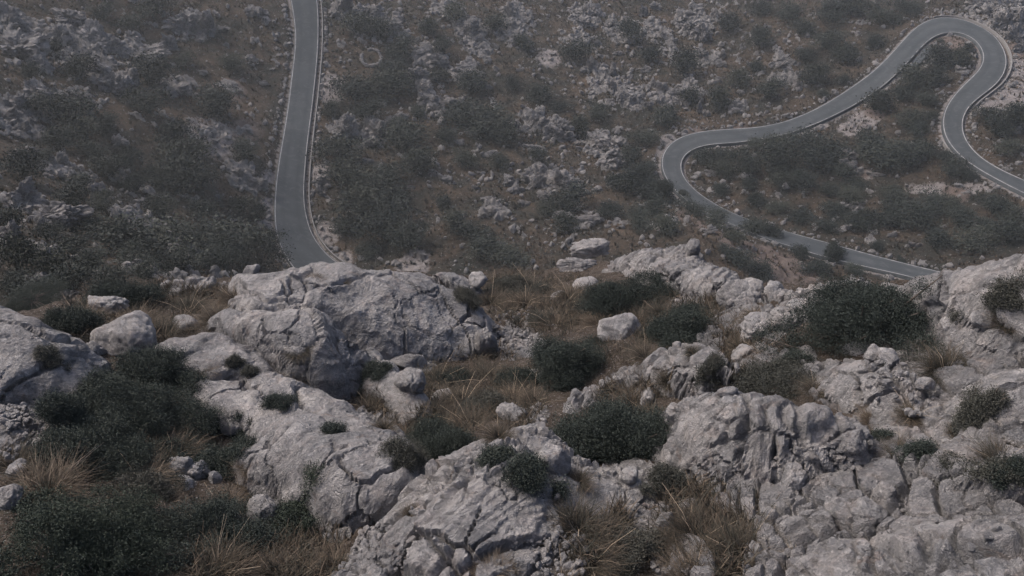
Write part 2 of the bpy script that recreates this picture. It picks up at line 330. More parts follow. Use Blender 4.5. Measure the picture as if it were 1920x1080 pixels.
def pair_edges(A, B):
    """for every point of A the nearest of B, kept in order"""
    d = np.linalg.norm(A[:, None, :2] - B[None, :, :2], axis=-1); j = d.argmin(1); j = np.maximum.accumulate(j)
    k = 9; jj = np.convolve(np.pad(j.astype(float), k, mode='edge'), np.ones(2 * k + 1) / (2 * k + 1), 'valid')
    i0 = np.floor(jj).astype(int).clip(0, len(B) - 2); f = (jj - i0)[:, None]
    return B[i0] * (1 - f) + B[i0 + 1] * f
E1L, E1Rr = edge_world(ROAD1_L, 200), edge_world(ROAD1_R, 200); E1R = pair_edges(E1L, E1Rr)
E2A, E2Br = edge_world(ROAD2_A, 420), edge_world(ROAD2_B, 420); E2B = pair_edges(E2A, E2Br)
ROAD_PTS = np.concatenate([(E1L * (1 - t) + E1R * t)[::2] for t in np.linspace(0, 1, 8)] + [(E2A * (1 - t) + E2B * t)[::2] for t in np.linspace(0, 1, 8)])
LAYBY = far_world([(1738,86),(1718,108),(1700,131),(1687,150),(1696,143),(1712,130),(1727,117),(1737,103),(1748,88)])
def road_dist(x, y):
    out = np.empty(len(x)); Q = np.stack([x, y], 1)
    for i in range(0, len(x), 20000):
        out[i:i + 20000] = np.sqrt(((Q[i:i + 20000, None] - ROAD_PTS[None, :, :2]) ** 2).sum(-1).min(1))
    return out
def ribbon(A, B, ts, lift, attrs=None):
    V = []
    for t in ts: V.append(A * (1 - t) + B * t + np.array([0, 0, lift]))
    V = np.stack(V, 1); n, m = V.shape[:2]
    return V.reshape(-1, 3), grid_faces(n, m)
def build_road(name, A, B, label):
    ts = np.linspace(0, 1, 15); n = len(A); LIFT = 0.12
    V, Fc = ribbon(A, B, ts, LIFT)
    tr = np.tile(np.exp(-((ts - 0.27) / 0.07) ** 2) + np.exp(-((ts - 0.73) / 0.07) ** 2), n)
    tr *= 0.6 + 0.5 * np.repeat(fbm(np.stack([np.arange(n) * .05, np.zeros(n), np.zeros(n)], 1), 3, 3), len(ts))
    sk = []; nv = len(V); m = len(ts)                     # side walls of the road bed
    low = np.concatenate([V.reshape(n, m, 3)[:, 0] - [0, 0, 1.4], V.reshape(n, m, 3)[:, -1] - [0, 0, 1.4]])
    i = np.arange(n - 1); a = i * m; c = i * m + m - 1
    sk.append(np.stack([a, a + m, nv + i + 1, nv + i], 1)); sk.append(np.stack([c, nv + n + i, nv + n + i + 1, c + m], 1))
    me = mesh_from(name, np.concatenate([V, low]), [Fc, sk[0], sk[1]], ASPHALT, True, {'track': np.concatenate([np.clip(tr, 0, 1), np.zeros(2 * n)])})
    o = link(name, me, kind='structure', label=label)
    w = np.linalg.norm(A - B, axis=1)[:, None]
    for X, Y in ((A, B), (B, A)):
        p0 = X + (Y - X) / w * 0.16; p1 = X + (Y - X) / w * 0.32
        V, Fc = ribbon(p0, p1, (0, 1), LIFT + 0.012); lm = LAYBY.mean(0); nr_ = np.linalg.norm(p0[:-1] - lm, axis=1) < 7.5
        if X is B: Fc = Fc[~(nr_ & (np.arange(len(nr_)) % 4 < 2))]          # dashed across the mouth of the lay-by
        link('edge_line', mesh_from('edge_line', V, Fc, PAINT), parent=o)
    return o
road1 = build_road('road', E1L, E1R, 'straight grey asphalt road running away down the valley side')
road2 = build_road('road', E2A, E2B, 'winding grey asphalt road with two hairpin bends')
# lay-by with its dashed line on the inside of the top bend
def poly_slab(P, top, depth):
    n = len(P); V = np.concatenate([P + [0, 0, top], P + [0, 0, top - depth]]); i = np.arange(n); j = (i + 1) % n
    return V, [np.arange(n)[None], np.stack([i, i + n, j + n, j], 1)]
V, Fc = poly_slab(LAYBY, 0.10, 1.0)
lay = link('pavement', mesh_from('pavement', V, Fc, ASPHALT, attrs={'track': np.zeros(len(V))}), kind='structure', label='small asphalt lay-by on the inside of the top bend')

# ------------------------------------------------------------------ far terrain
def world_blobs(H, blobs, t0, t1, stretch=1.5):
    out = []
    for px, py, rp in blobs:
        p = hit(H, px, py, t0, t1, 400); d = np.linalg.norm(p); out.append((p[0], p[1], rp * d / F, stretch))
    return out
def blob_field(x, y, wb):
    f = np.zeros(len(x))
    for bx, by, r, st in wb:
        dx, dy = (x - bx) / r, (y - by) / (r * st); q = dx * dx + dy * dy
        m = q < 6; f[m] = np.maximum(f[m], np.exp(-q[m] * 0.9))
    return f
FAR_ROCK = [(100,75,60),(130,70,50),(30,80,55),(15,40,45),(210,150,40),(160,110,50),(150,190,35),(260,95,40),(365,42,35),(45,240,40),(90,310,45),(140,335,35),(20,210,40),(75,200,45),(60,385,50),(110,410,45),(330,160,35),
 (650,20,40),(735,50,35),(805,102,35),(875,135,40),(790,150,30),(805,190,30),(955,60,45),(880,55,45),(970,30,40),(1045,243,40),(1000,230,35),(1020,335,45),(1060,345,40),(925,395,30),(690,245,40),(650,240,35),(1140,160,45),(1180,185,45),(1240,180,40),(1170,60,45),(1120,130,30),(1230,60,40),
 (1300,45,45),(1290,175,40),(1100,30,40),(1130,270,45),(1150,300,40),(1850,50,60),(1890,40,50),(1325,105,30),(1465,118,25),(1475,150,25),(1380,195,25),(1590,300,25),(1720,290,20),(262,425,50),(320,440,40),(600,345,30),(455,330,35),(1085,70,30),(840,20,40),(900,90,35),(1270,110,30)]
FAR_GRAVEL = [(1715,352,13),(1740,353,15),(1768,355,16),(1796,355,16),(1822,353,14),(1842,351,10),(1600,323,16),(1625,322,14),(400,250,50),(620,165,32),(1030,110,26),(1895,180,45),(1905,120,40),(1850,195,30),(1620,225,25),(1590,245,20),(775,494,36),(600,320,20),(612,440,28),(640,490,25),(507,330,14),(505,380,14),(500,420,14),(1255,262,18),(1240,285,12),(1540,232,14),(1440,262,12),(1900,30,30)]
FAR_EARTH = [(1790,362,22),(1600,322,30),(1455,490,50),(1410,472,40),(1500,500,40),(1370,452,30),(1330,425,30),(1280,405,30),(1800,80,30),(1770,75,20),(1640,215,18),(1480,262,20),(1390,245,20),(1300,250,20),(1900,90,35),(430,170,30),(460,240,30)]
def build_far():
    nr, nc = 620, 820
    rr = np.geomspace(36, 430, nr); th = np.concatenate([np.linspace(-R(66), -R(41.2), 90), np.linspace(-R(41), R(41), nc), np.linspace(R(41.2), R(66), 90)]); nc = len(th)
    X = rr[:, None] * np.sin(th)[None]; Y = rr[:, None] * np.cos(th)[None]
    x, y = X.ravel(), Y.ravel(); z = far_base(x, y)
    rd = road_dist(x, y); fade = sstep(0.8, 7.0, rd)
    P = np.stack([x, y, np.zeros_like(x)], 1)
    rock = blob_field(x, y, world_blobs(far_base, FAR_ROCK, 38, 420)); rock = np.maximum(rock * 0.85, 0.22 + 0.55 * fbm(P * 0.045, 4, 91))
    rock = np.clip(rock, 0, 1) * sstep(0.5, 3.0, rd)
    gravel = np.maximum(blob_field(x, y, world_blobs(far_base, FAR_GRAVEL, 38, 420)), 0.75 * np.exp(-(np.maximum(rd - 0.3, 0) / 0.7) ** 2))
    earth = blob_field(x, y, world_blobs(far_base, FAR_EARTH, 38, 420))
    e1, c1, o1 = voronoi(np.stack([x * 0.30 + 0.6 * perlin(P * .2, 3), y * 0.24 + .6 * perlin(P * .2, 4), z * 0.1], 1), 21, two=True)
    e2, c2, o2 = voronoi(np.stack([x * 0.75, y * 0.6, z * 0], 1) + 5.5, 22, two=True)
    rk = sstep(0.42, 0.62, rock + 0.75 * fbm(P * 0.35, 4, 33))
    h = 1.3 * fbm(P * 0.05, 4, 12) + 0.8 * fbm(P * 0.3, 4, 13) - 0.2
    h += rk * (0.2 + 0.7 * c1[:, 0] - 0.5 * np.exp(-(e1 / 0.10) ** 2) + (o1[:, 0] * (c1[:, 1] - .5) + o1[:, 1] * (c1[:, 2] - .5)) * 1.2 + 0.6 * c2[:, 0] - .5 * np.exp(-(e2 / .15) ** 2) + (o2[:, 0] * (c2[:, 1] - .5) + o2[:, 1] * (c2[:, 2] - .5)) * 1.0)
    z = z + h * fade - 0.55 * (1 - sstep(0.4, 2.2, rd))
    lb = LAYBY[:, :2].mean(0); ld = np.hypot(x - lb[0], y - lb[1]); z -= 0.5 * (1 - sstep(4, 8, ld))
    me = mesh_from('hillside', np.stack([x, y, z], 1), grid_faces(nr, nc), HILL, True, {'rock': rk * 0.9 + rock * 0.1, 'gravel': gravel, 'earth': earth})
    o = link('hillside', me, kind='structure', label='brown scrubby valley side with pale limestone showing through')
    return rr, th, z.reshape(nr, nc), rk.reshape(nr, nc), rd.reshape(nr, nc)
FRR, FTH, FZ, FRK, FRD = build_far()
def far_sample(x, y, T=None):
    T = FZ if T is None else T; r = np.hypot(x, y); a = np.arctan2(x, y)
    i = np.clip(np.log(r / FRR[0]) / np.log(FRR[-1] / FRR[0]) * (len(FRR) - 1), 0, len(FRR) - 1.001); j = np.clip(np.interp(a, FTH, np.arange(len(FTH))), 0, len(FTH) - 1.001)
    i0 = i.astype(int) if hasattr(i, 'astype') else int(i); j0 = j.astype(int) if hasattr(j, 'astype') else int(j); u, v = i - i0, j - j0
    return T[i0, j0] * (1 - u) * (1 - v) + T[i0 + 1, j0] * u * (1 - v) + T[i0, j0 + 1] * (1 - u) * v + T[i0 + 1, j0 + 1] * u * v
def far_spot(px, py): return hit(lambda x, y: far_sample(x, y), px, py, 40, 420, 700)

# ------------------------------------------------------------------ rock relief
BED = np.array([0.45, -0.35, 0.82]); BED /= np.linalg.norm(BED)
def rock_relief(P, style):
    """offset along the normal in metres"""
    P = np.asarray(P, np.float32)
    W = P + 0.22 * np.stack([perlin(P * 1.1, 41), perlin(P * 1.1, 42), perlin(P * 1.1, 43)], 1) + 0.05 * np.stack([perlin(P * 5, 44), perlin(P * 5, 45), perlin(P * 5, 46)], 1)
    #            cell sizes,  offsets and tilts, crack widths, bedding
    if style == 'smooth':      big, mid, a1, a2, t1, t2, w1, w2, bed, sp = 0.42, 1.5, 0.10, 0.03, 0.10, 0.10, 0.055, 0.035, 0.030, 0.45
    elif style == 'flaky':     big, mid, a1, a2, t1, t2, w1, w2, bed, sp = 0.55, 2.0, 0.10, 0.05, 0.16, 0.20, 0.055, 0.040, 0.060, 0.24
    elif style in ('paved', 'fluted'): big, mid, a1, a2, t1, t2, w1, w2, bed, sp = 0.6, 2.2, 0.07, 0.022, 0.12, 0.09, 0.07, 0.030, 0.035, 0.34
    elif style == 'blocky':    big, mid, a1, a2, t1, t2, w1, w2, bed, sp = 0.75, 2.2, 0.13, 0.07, 0.22, 0.26, 0.07, 0.045, 0.05, 0.32
    else:                      big, mid, a1, a2, t1, t2, w1, w2, bed, sp = 0.9, 2.6, 0.11, 0.08, 0.22, 0.34, 0.06, 0.050, 0.05, 0.28      # rubbly
    S = W * np.array([1, 0.75, 1.2], np.float32); brk = 0.5 + 0.9 * fbm(P * 0.6, 3, 61)
    e, c, o = voronoi(S * big + 3.3, 51, .5 if style == 'paved' else .9)
    d = a1 * (c[:, 0] - 0.5) + t1 / big * 0.5 * ((c[:, 1] - .5) * o[:, 0] + (c[:, 2] - .5) * o[:, 1]) - (.09 if style == 'smooth' else .16) * (0.3 + 1.0 * c[:, 1]) * (1 - sstep(0, 1, e / (w1 * (0.5 + 1.2 * c[:, 2]) * big * 1.6)))
    e, c, o = voronoi((P * .6 + W * .4) * np.array([1, .8, .5], np.float32) * mid + 9.1 if style == 'paved' else S * mid + 9.1, 52, .42 if style == 'paved' else .9); g = 1.0 if style == 'paved' else sstep(0.35, 0.75, brk) if style in ('smooth', 'flaky') else 0.35 + 0.65 * sstep(0.25, 0.6, brk)
    d += g * (a2 * (c[:, 0] - 0.5) + t2 / mid * 0.5 * ((c[:, 1] - .5) * o[:, 0] + (c[:, 2] - .5) * o[:, 1]) - (.16 if style == 'paved' else .14) * (1 - sstep(0, 1, e / (w2 * mid * (.35 + .9 * c[:, 1]) * 1.6))))
    if style != 'smooth':      # a finer net of joints, in patches
        e, c, o = voronoi((P * .5 + W * .5) * np.array([1, .7, .8], np.float32) * 5.2 + 2.7, 54, .75)
        d += sstep(.40, .65, .5 + .9 * fbm(P * .9, 3, 63)) * (.035 * (c[:, 0] - .5) + .03 * ((c[:, 1] - .5) * o[:, 0] + (c[:, 2] - .5) * o[:, 1]) - .075 * (1 - sstep(0, 1, e / (.10 + .14 * c[:, 1]))))
    if style == 'smooth':
        G = np.stack([W @ np.array([.62, .55, .55], np.float32) * 4.5, W @ np.array([.6, -.75, -.2], np.float32) * .55, W[:, 2] * .5], 1)
        d += (0.05 * fbm(G, 3, 55, .55, ridged=True) - .015) * np.clip(.35 + 1.4 * perlin(P * .55, 56), 0, 1)
        d += .10 * fbm(P * np.array([1.1, 1.1, 1.4], np.float32), 3, 57, .5, ridged=True)
    if style == 'fluted':
        e, c, o = voronoi(W * np.array([6.5, .6, .6], np.float32), 53); d -= .14 * c[:, 0] * np.exp(-(e / .16) ** 2)
    s = (W @ BED.astype(np.float32)) / sp + 0.7 * perlin(P * 0.9, 47); fr = s - np.floor(s); fr = np.where(fr < .75, fr / .75, (1 - fr) / .25)
    d += bed * (fr - 0.5) * (0.4 + 1.1 * np.clip(0.5 + perlin(P * 1.3, 48), 0, 1))
    s = (W @ np.array([.55, -.5, .4], np.float32)) / (sp * .31) + 1.1 * perlin(P * 1.6, 49); fr = s - np.floor(s); fr = np.where(fr < .6, fr / .6, (1 - fr) / .4)
    d += bed * .35 * (fr - .5) * np.clip(perlin(P * 0.8, 50) * 2, 0, 1)
    d += (.07 if style == 'paved' else .13) * fbm(P * 0.6, 3, 71) + 0.035 * fbm(P * 3.0, 5, 75, 0.65) + 0.012 * fbm(P * 13.0, 3, 79, ridged=True)
    return d

# ------------------------------------------------------------------ outcrops: (label, style, outline, crest points, drop margin)
OUTCROPS = [
 ('rounded grey limestone mass at the edge beside the dark thicket, its upper half', 'smooth', [(-80,555,.8),(0,575,.9),(60,603,.8),(125,640,.7),(150,690,.45),(140,745,.15),(60,752,.1),(-80,735,.2)], [(50,660,.8)]),
 ('low pale slab with a gravelly foot below the rounded grey mass', 'flaky', [(-80,752,.3),(30,755,.35),(100,770,.35),(160,798,.25),(120,830,.1),(60,860,.05),(-80,900,.05)], [(40,800,.4)]),
 ('long grey ridge slab of the big crag, with slanting dark grooves', 'smooth', [(440,522,.5),(470,503,.95),(530,508,1.05),(600,500,1.05),(690,508,1.05),(790,512,1.0),(860,540,.95),(905,565,.8),(922,605,.4),(905,650,.1),(860,675,.1),(760,655,.3),(690,650,.35),(620,600,.7),(540,575,.9),(450,570,.7)], [(600,540,1.15),(760,570,.95),(850,600,.6)]),
 ('cracked bulging pillar in the middle of the big crag', 'smooth', [(385,600,.4),(430,572,.8),(500,568,1.2),(570,572,1.3),(612,592,1.25),(618,650,.95),(612,700,.55),(590,728,.2),(540,705,.3),(480,650,.6),(420,620,.5)], [(540,620,1.25)]),
 ('broken block split from the cracked pillar by a deep dark cleft', 'blocky', [(626,625,1.05),(670,630,.95),(700,650,.75),(702,690,.3),(660,738,.1),(620,738,.15),(618,690,.5)], [(655,660,.9)]),
 ('low ledge with dark cushions of plants in front of the cracked pillar', 'smooth', [(290,650,.35),(300,632,.5),(340,620,.6),(400,622,.6),(470,645,.65),(520,695,.45),(505,715,.3),(430,705,.3),(370,722,.2),(320,700,.1)], [(400,660,.6)]),
 ('narrow rock rib running down from the crag into the grassy gully', 'smooth', [(690,650,.5),(735,678,.65),(785,735,.45),(820,780,.15),(772,792,.1),(715,745,.2),(685,710,.3)], [(740,715,.6)]),
 ('big smooth grey dome of limestone falling steeply into the gully', 'smooth', [(350,722,.2,.4),(430,703,.5,.6),(520,703,.7,.85),(600,725,.8,.95),(680,765,.85,1.0),(740,825,.8,.9),(775,895,.5,.8),(755,960,.1,.6),(690,992,0,.5),(600,980,0,.5),(530,950,0,.5),(455,902,0,.45),(475,855,.1,.5),(468,815,.2,.5),(410,787,.2,.5),(372,757,.2,.4)], [(560,800,1.15),(640,860,1.15)]),
 ('pale flaky rock spur nearest below, crossed by a dark creeping bush', 'flaky', [(640,1020,.1),(700,955,.5),(780,885,.75),(870,828,.9),(930,806,.9),(1020,800,.8),(1090,848,.5),(1150,858,.4),(1240,880,.25),(1215,960,.1),(1160,1030,.1),(1130,1090,.1),(1100,1190,.1),(610,1190,.1)], [(870,920,.85),(960,890,.85),(1000,1000,.5),(800,1040,.5)]),
 ('jagged broken rock crest between the two dark hollows of bush', 'rubbly', [(1050,775,0,.12),(1065,735,.15,.3),(1150,700,.3,.4),(1235,660,.5,.7),(1285,642,.6,.9),(1345,668,.5,.8),(1368,706,.15,.6),(1300,734,.0,.55),(1230,738,.0,.5),(1150,745,.0,.3),(1095,778,.0,.1)], [(1285,665,.9)], .3),
 ('overhanging lip of pale rock under the jagged crest', 'blocky', [(1243,725,.0,.5),(1268,702,.35,.6),(1310,692,.5,.75),(1365,702,.4,.65),(1362,735,.05,.6),(1310,750,.0,.55),(1262,748,0,.45)], [(1310,705,.7)], .12),
 ('broad tilted karst slab with a dark overhang along its lower edge', 'flaky', [(1215,830,.2),(1262,800,.55),(1235,778,.55),(1275,748,.6),(1300,738,.7),(1370,728,.7),(1440,738,.7),(1530,748,.75),(1605,780,.5),(1640,830,.3),(1600,885,.1),(1500,900,.1),(1420,912,.1),(1340,905,.1),(1280,880,.1)], [(1350,790,.75),(1480,800,.7)]),
 ('long flat ledge of fractured rock under the big dark bush', 'paved', [(1505,735,.2),(1560,690,.4),(1610,657,.5),(1690,665,.4),(1755,735,.25),(1740,785,.1),(1640,790,.1),(1560,755,.15)], [(1620,710,.45)]),
 ('smooth pale ridge top against the lower end of the winding road', 'smooth', [(1625,540,.25,.35),(1700,522,.45,.6),(1780,513,.6,.8),(1850,495,.7,.88),(1920,477,.75,.92),(2020,454,.75,.92),(2080,620,.2,.4),(1850,665,.0,.25),(1760,640,.1,.25),(1715,605,.2,.3)], [(1820,560,.65)], .3),
 ('layered pale slabs stepping down beside the round grass tussock', 'paved', [(1765,770,.1),(1790,720,.25),(1850,692,.3),(1920,672,.4),(2030,645,.4),(2030,800,.15),(1900,795,.1),(1790,795,.05)], [(1880,730,.35)]),
 ('blocky pavement of jointed limestone in the lowest corner', 'paved', [(1470,1060,.1),(1560,1005,.3),(1650,985,.35),(1780,965,.35),(1900,955,.4),(2030,950,.4),(2040,1190,.3),(1430,1190,.1)], [(1750,1050,.4)]),
 ('dark undercut ledge below the two low grey bushes', 'blocky', [(1730,930,.0,.2),(1760,897,.2,.3),(1850,882,.3,.35),(1950,878,.3,.35),(2030,880,.3),(2030,945,0,.3),(1850,948,0,.3)], [(1850,900,.35)], .1),
 ('rounded bright outcrop standing above the dark bush near the gully head', 'flaky', [(1140,492,.2),(1190,468,.45),(1255,460,.55),(1300,453,.65),(1345,490,.5),(1388,535,.1,.4),(1330,562,.0,.5),(1265,552,.0,.5),(1215,535,.05,.45),(1170,508,.1,.35)], [(1270,490,.75)], .4),
 ('fluted rock with deep upright grooves at the end of the karst slab', 'fluted', [(1535,805,.2,.3),(1553,778,.35),(1600,774,.38),(1638,796,.3,.35),(1642,862,.0,.3),(1600,872,.0,.3),(1548,866,.0,.3)], [(1590,800,.4)], .08),
 ('low pale rocks on the brow beside the big dark bush', 'rubbly', [(1465,560,.1),(1475,530,.4),(1530,522,.5),(1600,520,.3),(1640,525,.3),(1640,560,.05),(1530,585,.05)], [(1530,540,.45)]),
 ('knobbly rocks on the brow under the dark holm oaks', 'rubbly', [(285,545,.05),(300,520,.35),(340,512,.45),(400,515,.4),(440,525,.3),(430,560,.05),(350,560,.05)], [(350,530,.45)]),
 ('small grooved knob at the far end of the ridge slab', 'flaky', [(800,525,.2),(828,500,.65),(872,508,.65),(908,540,.3),(880,560,.1)], [(850,520,.65)]),
]
def in_poly_sd(x, y, poly):
    """signed distance, positive inside"""
    n = len(poly); d = np.full(len(x), 1e9); ins = np.zeros(len(x), bool)
    for i in range(n):
        a, b = poly[i], poly[(i + 1) % n]; ab = b - a; t = np.clip(((x - a[0]) * ab[0] + (y - a[1]) * ab[1]) / (ab @ ab + 1e-12), 0, 1)
        d = np.minimum(d, np.hypot(x - a[0] - t * ab[0], y - a[1] - t * ab[1]))
        c = ((a[1] > y) != (b[1] > y)); xi = ab[0] * (y - a[1]) / (ab[1] if abs(ab[1]) > 1e-12 else 1e-12) + a[0]; ins ^= c & (x < xi)
    return np.where(ins, d, -d)
class Outcrop:
    def __init__(s, label, style, outline, crest, margin=0.40, drop=1.3):
        s.label, s.style, s.margin, s.drop = label, style, margin, drop
        W = np.array([hit(plateau, a, b, 5, 40, 500, add=h) for a, b, h, *_ in outline]); C = np.array([hit(plateau, a, b, 5, 40, 500, add=h) for a, b, h in crest])
        q = W[:, :2]; fine = []
        for i in range(len(q)):                       # rounded outline
            p0, p1, p2, p3 = q[i - 1], q[i], q[(i + 1) % len(q)], q[(i + 2) % len(q)]
            for t in (0, .25, .5, .75):
                fine.append(0.5 * ((2 * p1) + (-p0 + p2) * t + (2 * p0 - 5 * p1 + 4 * p2 - p3) * t * t + (-p0 + 3 * p1 - 3 * p2 + p3) * t ** 3))
        s.poly = np.array(fine); pts = np.concatenate([q, C[:, :2]]); hs = [v[-1] for v in outline] + [h for *_, h in crest]
        s.tps = TPS(pts, hs, lam=0.01); s.box = (s.poly.min(0) - margin - .1, s.poly.max(0) + margin + .1); s.hmax = max(hs) + .15; pass
        gx, gy = np.meshgrid(np.linspace(s.box[0][0], s.box[1][0], 40), np.linspace(s.box[0][1], s.box[1][1], 40)); s.sdmax = in_poly_sd(gx.ravel(), gy.ravel(), s.poly).max(); s.margin = min(margin, .12 + .45 * s.sdmax); s.rel = min(1.0, .35 + .9 * s.sdmax)
    def sd(s, x, y):
        P = np.stack([x, y, np.zeros_like(x)], 1); return in_poly_sd(x, y, s.poly) + 0.16 * fbm(P * 1.5, 4, 87)
    def top(s, x, y, sd):
        h = np.clip(s.tps(x, y), -0.1, s.hmax); r = min(0.30, 0.55 * s.sdmax); t = np.clip((r - sd) / (r + s.margin), 0, 1)
        return plateau(x, y) + h - (s.drop + np.maximum(h, 0)) * (t ** 2.6)
CRAGS = [Outcrop(*a) for a in OUTCROPS]
def build_crag(k, step=0.024):
    (x0, y0), (x1, y1) = k.box; far = max(1.0, math.hypot((x0 + x1) / 2, (y0 + y1) / 2) / 10.0); st = step * min(far, 1.35)
    xs = np.arange(x0, x1, st); ys = np.arange(y0, y1, st); X, Y = np.meshgrid(xs, ys); nr, nc = X.shape
    x, y = X.ravel(), Y.ravel(); sd = k.sd(x, y); keep = (sd > -k.margin).reshape(nr, nc)
    Z = k.top(x, y, sd).reshape(nr, nc); N = grid_normals(X, Y, Z).reshape(-1, 3)
    V = np.stack([x, y, Z.ravel()], 1); idx = np.where(keep.ravel())[0]; d = np.zeros(len(V)); d[idx] = rock_relief(V[idx], k.style) * k.rel
    V = V + N * d[:, None]
    Fc = grid_faces(nr, nc); Fc = Fc[keep.ravel()[Fc].any(1)]
    u, inv = np.unique(Fc, return_inverse=True); V = V[u]; Fc = inv.reshape(-1, 4)
    c = V.mean(0); c[2] = near_base(c[:1], c[1:2])[0]
    me = mesh_from('rock_outcrop', V - c, Fc, ROCK, False)
    return link('rock_outcrop', me, tuple(c), label=k.label, category='rock outcrop', group='limestone outcrops along the ridge')
for k in CRAGS:
    build_crag(k); print('crag %.2f %.2f' % (k.sdmax, np.ptp(k.poly[:, 1])), k.label[:40])

# ------------------------------------------------------------------ ridge ground
NEAR_ROCK = [(480,710,50),(620,720,40),(700,790,40),(330,680,30),(720,640,60),(780,690,40),(1180,900,60),(1230,840,40),(1130,940,50),(1200,720,60),(1320,640,40),(1420,680,40),(500,600,80),(1400,600,50),(640,1000,40),(1150,1000,70),(1250,900,60),(1300,1060,40),(1480,960,80),(1560,900,90),(1650,940,110),(1780,920,100),(1900,920,90),(1700,850,70),(1680,800,60),(1800,830,60),(1860,700,80),(1720,720,80),(1600,730,80),(1500,680,30),(1430,640,40),(1700,620,60),(1850,600,70),(1900,800,60),(1240,540,50),(1330,600,30),(1480,600,50),(1440,560,30),(1460,1070,60),(1600,1000,80),(1850,1050,120),(700,640,60),(560,760,80),(400,680,60),(40,640,60),(1400,920,60),(1090,480,40),(1640,590,40),(600,560,60),(760,600,60)]
NEAR_GRAVEL = [(980,625,45),(1000,655,30),(960,650,40),(60,850,50),(30,780,30),(1030,600,25),(1290,570,35),(1320,720,30),(1210,980,50),(1260,1050,40),(430,1010,40),(340,900,30),(1000,775,30),(1450,1010,60),(1400,690,25),(1560,880,60),(1320,620,25),(1500,900,60)]
def build_near():
    nr, nc = 860, 800
    rr = np.concatenate([np.geomspace(1.2, 24, 860), np.geomspace(24.2, 62, 60)]); nr = len(rr); th = np.concatenate([np.linspace(-R(88), -R(48), 150), np.linspace(-R(47.5), R(47.5), nc), np.linspace(R(48), R(88), 150)]); nc = len(th)
    X = rr[:, None] * np.sin(th)[None]; Y = rr[:, None] * np.cos(th)[None]
    x, y = X.ravel(), Y.ravel(); z = near_base(x, y); P = np.stack([x, y, z], 1)
    rock = blob_field(x, y, world_blobs(near_base, NEAR_ROCK, 5, 40)); gravel = blob_field(x, y, world_blobs(near_base, NEAR_GRAVEL, 5, 40))
    over = y - np.interp(x, _BP[:, 0], _BP[:, 1]); rock = np.maximum(rock, sstep(0.5, 3, over) * 0.8)
    rock = np.maximum(rock, .75 * sstep(R(30), R(36), np.arctan2(x, y)) * (over < .5)); rk = sstep(0.32, 0.55, rock + 0.35 * fbm(P * 1.3, 4, 35)); N = grid_normals(X, Y, z.reshape(nr, nc)).reshape(-1, 3)
    d = 0.18 * fbm(P * 0.5, 3, 15) + 0.07 * fbm(P * 2.0, 4, 16) + 0.03 * fbm(P * 9, 3, 18, ridged=True)
    m = (rk > 0.01) & (over < 1.5); dr = np.zeros(len(P)); pv = sstep(.18, .48, .5 + fbm(P[m] * .45, 3, 88)); dr[m] = rock_relief(P[m], 'rubbly') * (1 - pv) + rock_relief(P[m], 'paved') * pv + 0.1
    V = P + N * (d * (1 - rk) + dr * rk)[:, None]
    me = mesh_from('ground', V, grid_faces(nr, nc), GROUND, False, {'rock': rk, 'gravel': gravel})
    link('ground', me, kind='structure', label='stony ground of the ridge below the viewpoint')
build_near()
# height of everything solid in front, for standing things on it
_hx = np.arange(-19, 19, 0.06); _hy = np.arange(2, 30, 0.06); _HX, _HY = np.meshgrid(_hx, _hy)
NEAR_H = near_base(_HX.ravel(), _HY.ravel()).reshape(_HX.shape)
for k in CRAGS:
    (x0, y0), (x1, y1) = k.box; i0, i1 = np.searchsorted(_hy, [y0, y1]); j0, j1 = np.searchsorted(_hx, [x0, x1])
    sx, sy = _HX[i0:i1, j0:j1], _HY[i0:i1, j0:j1]; sd = k.sd(sx.ravel(), sy.ravel())
    NEAR_H[i0:i1, j0:j1] = np.maximum(NEAR_H[i0:i1, j0:j1], np.where(sd > -k.margin, k.top(sx.ravel(), sy.ravel(), sd), -99).reshape(sx.shape))
def near_sample(x, y):
    j = np.clip((np.asarray(x) + 19) / 0.06, 0, len(_hx) - 1.001); i = np.clip((np.asarray(y) - 2) / 0.06, 0, len(_hy) - 1.001)
    return NEAR_H[i.astype(int), j.astype(int)]
def near_spot(px, py): return hit(near_sample, px, py, 4, 40, 900)

# ------------------------------------------------------------------ boulders
import bmesh
def ico(sub):
    bm = bmesh.new(); bmesh.ops.create_icosphere(bm, subdivisions=sub, radius=1.0); bm.verts.ensure_lookup_table()
    V = np.array([v.co[:] for v in bm.verts]); Fc = np.array([[v.index for v in f.verts] for f in bm.faces]); bm.free(); return V, Fc
ICO = {s: ico(s) for s in (1, 2, 3, 4, 5)}
def boulder_mesh(seed, sub=5, planes=16, mat=STONE, crack=1.0, name='boulder'):
    rg = np.random.default_rng(seed); V, Fc = ICO[sub]; n = rg.normal(size=(planes, 3)); n /= np.linalg.norm(n, axis=1)[:, None]
    n = np.concatenate([n, [[0, 0, 1], [0, 0, -1]]]); dd = np.concatenate([rg.uniform(0.72, 1.0, planes), [0.85, 0.8]])
    c = np.maximum(V @ n.T, 0.05) / dd; r = np.minimum(1.0 / ((c ** 14).sum(1) ** (1 / 14.0)), 1.0 + 0.25 * rg.random()); P = V * r[:, None]
    e, cc, o = voronoi(P * 1.7 + seed * 3.1, seed); 
    d = 0.14 * (cc[:, 0] - .5) * crack - 0.10 * crack * np.exp(-(e / 0.07) ** 2) + 0.16 * fbm(P * 1.4 + seed, 4, seed) + 0.04 * fbm(P * 7 + seed, 3, seed + 5, ridged=True)
    if crack > 1.2:
        e, cc, o = voronoi(P * 3.6 + seed, seed + 3); d += 0.10 * (cc[:, 0] - .5) - 0.07 * np.exp(-(e / 0.09) ** 2)
    P = P * (1 + d)[:, None]
    return mesh_from(name, P, Fc, mat, True)
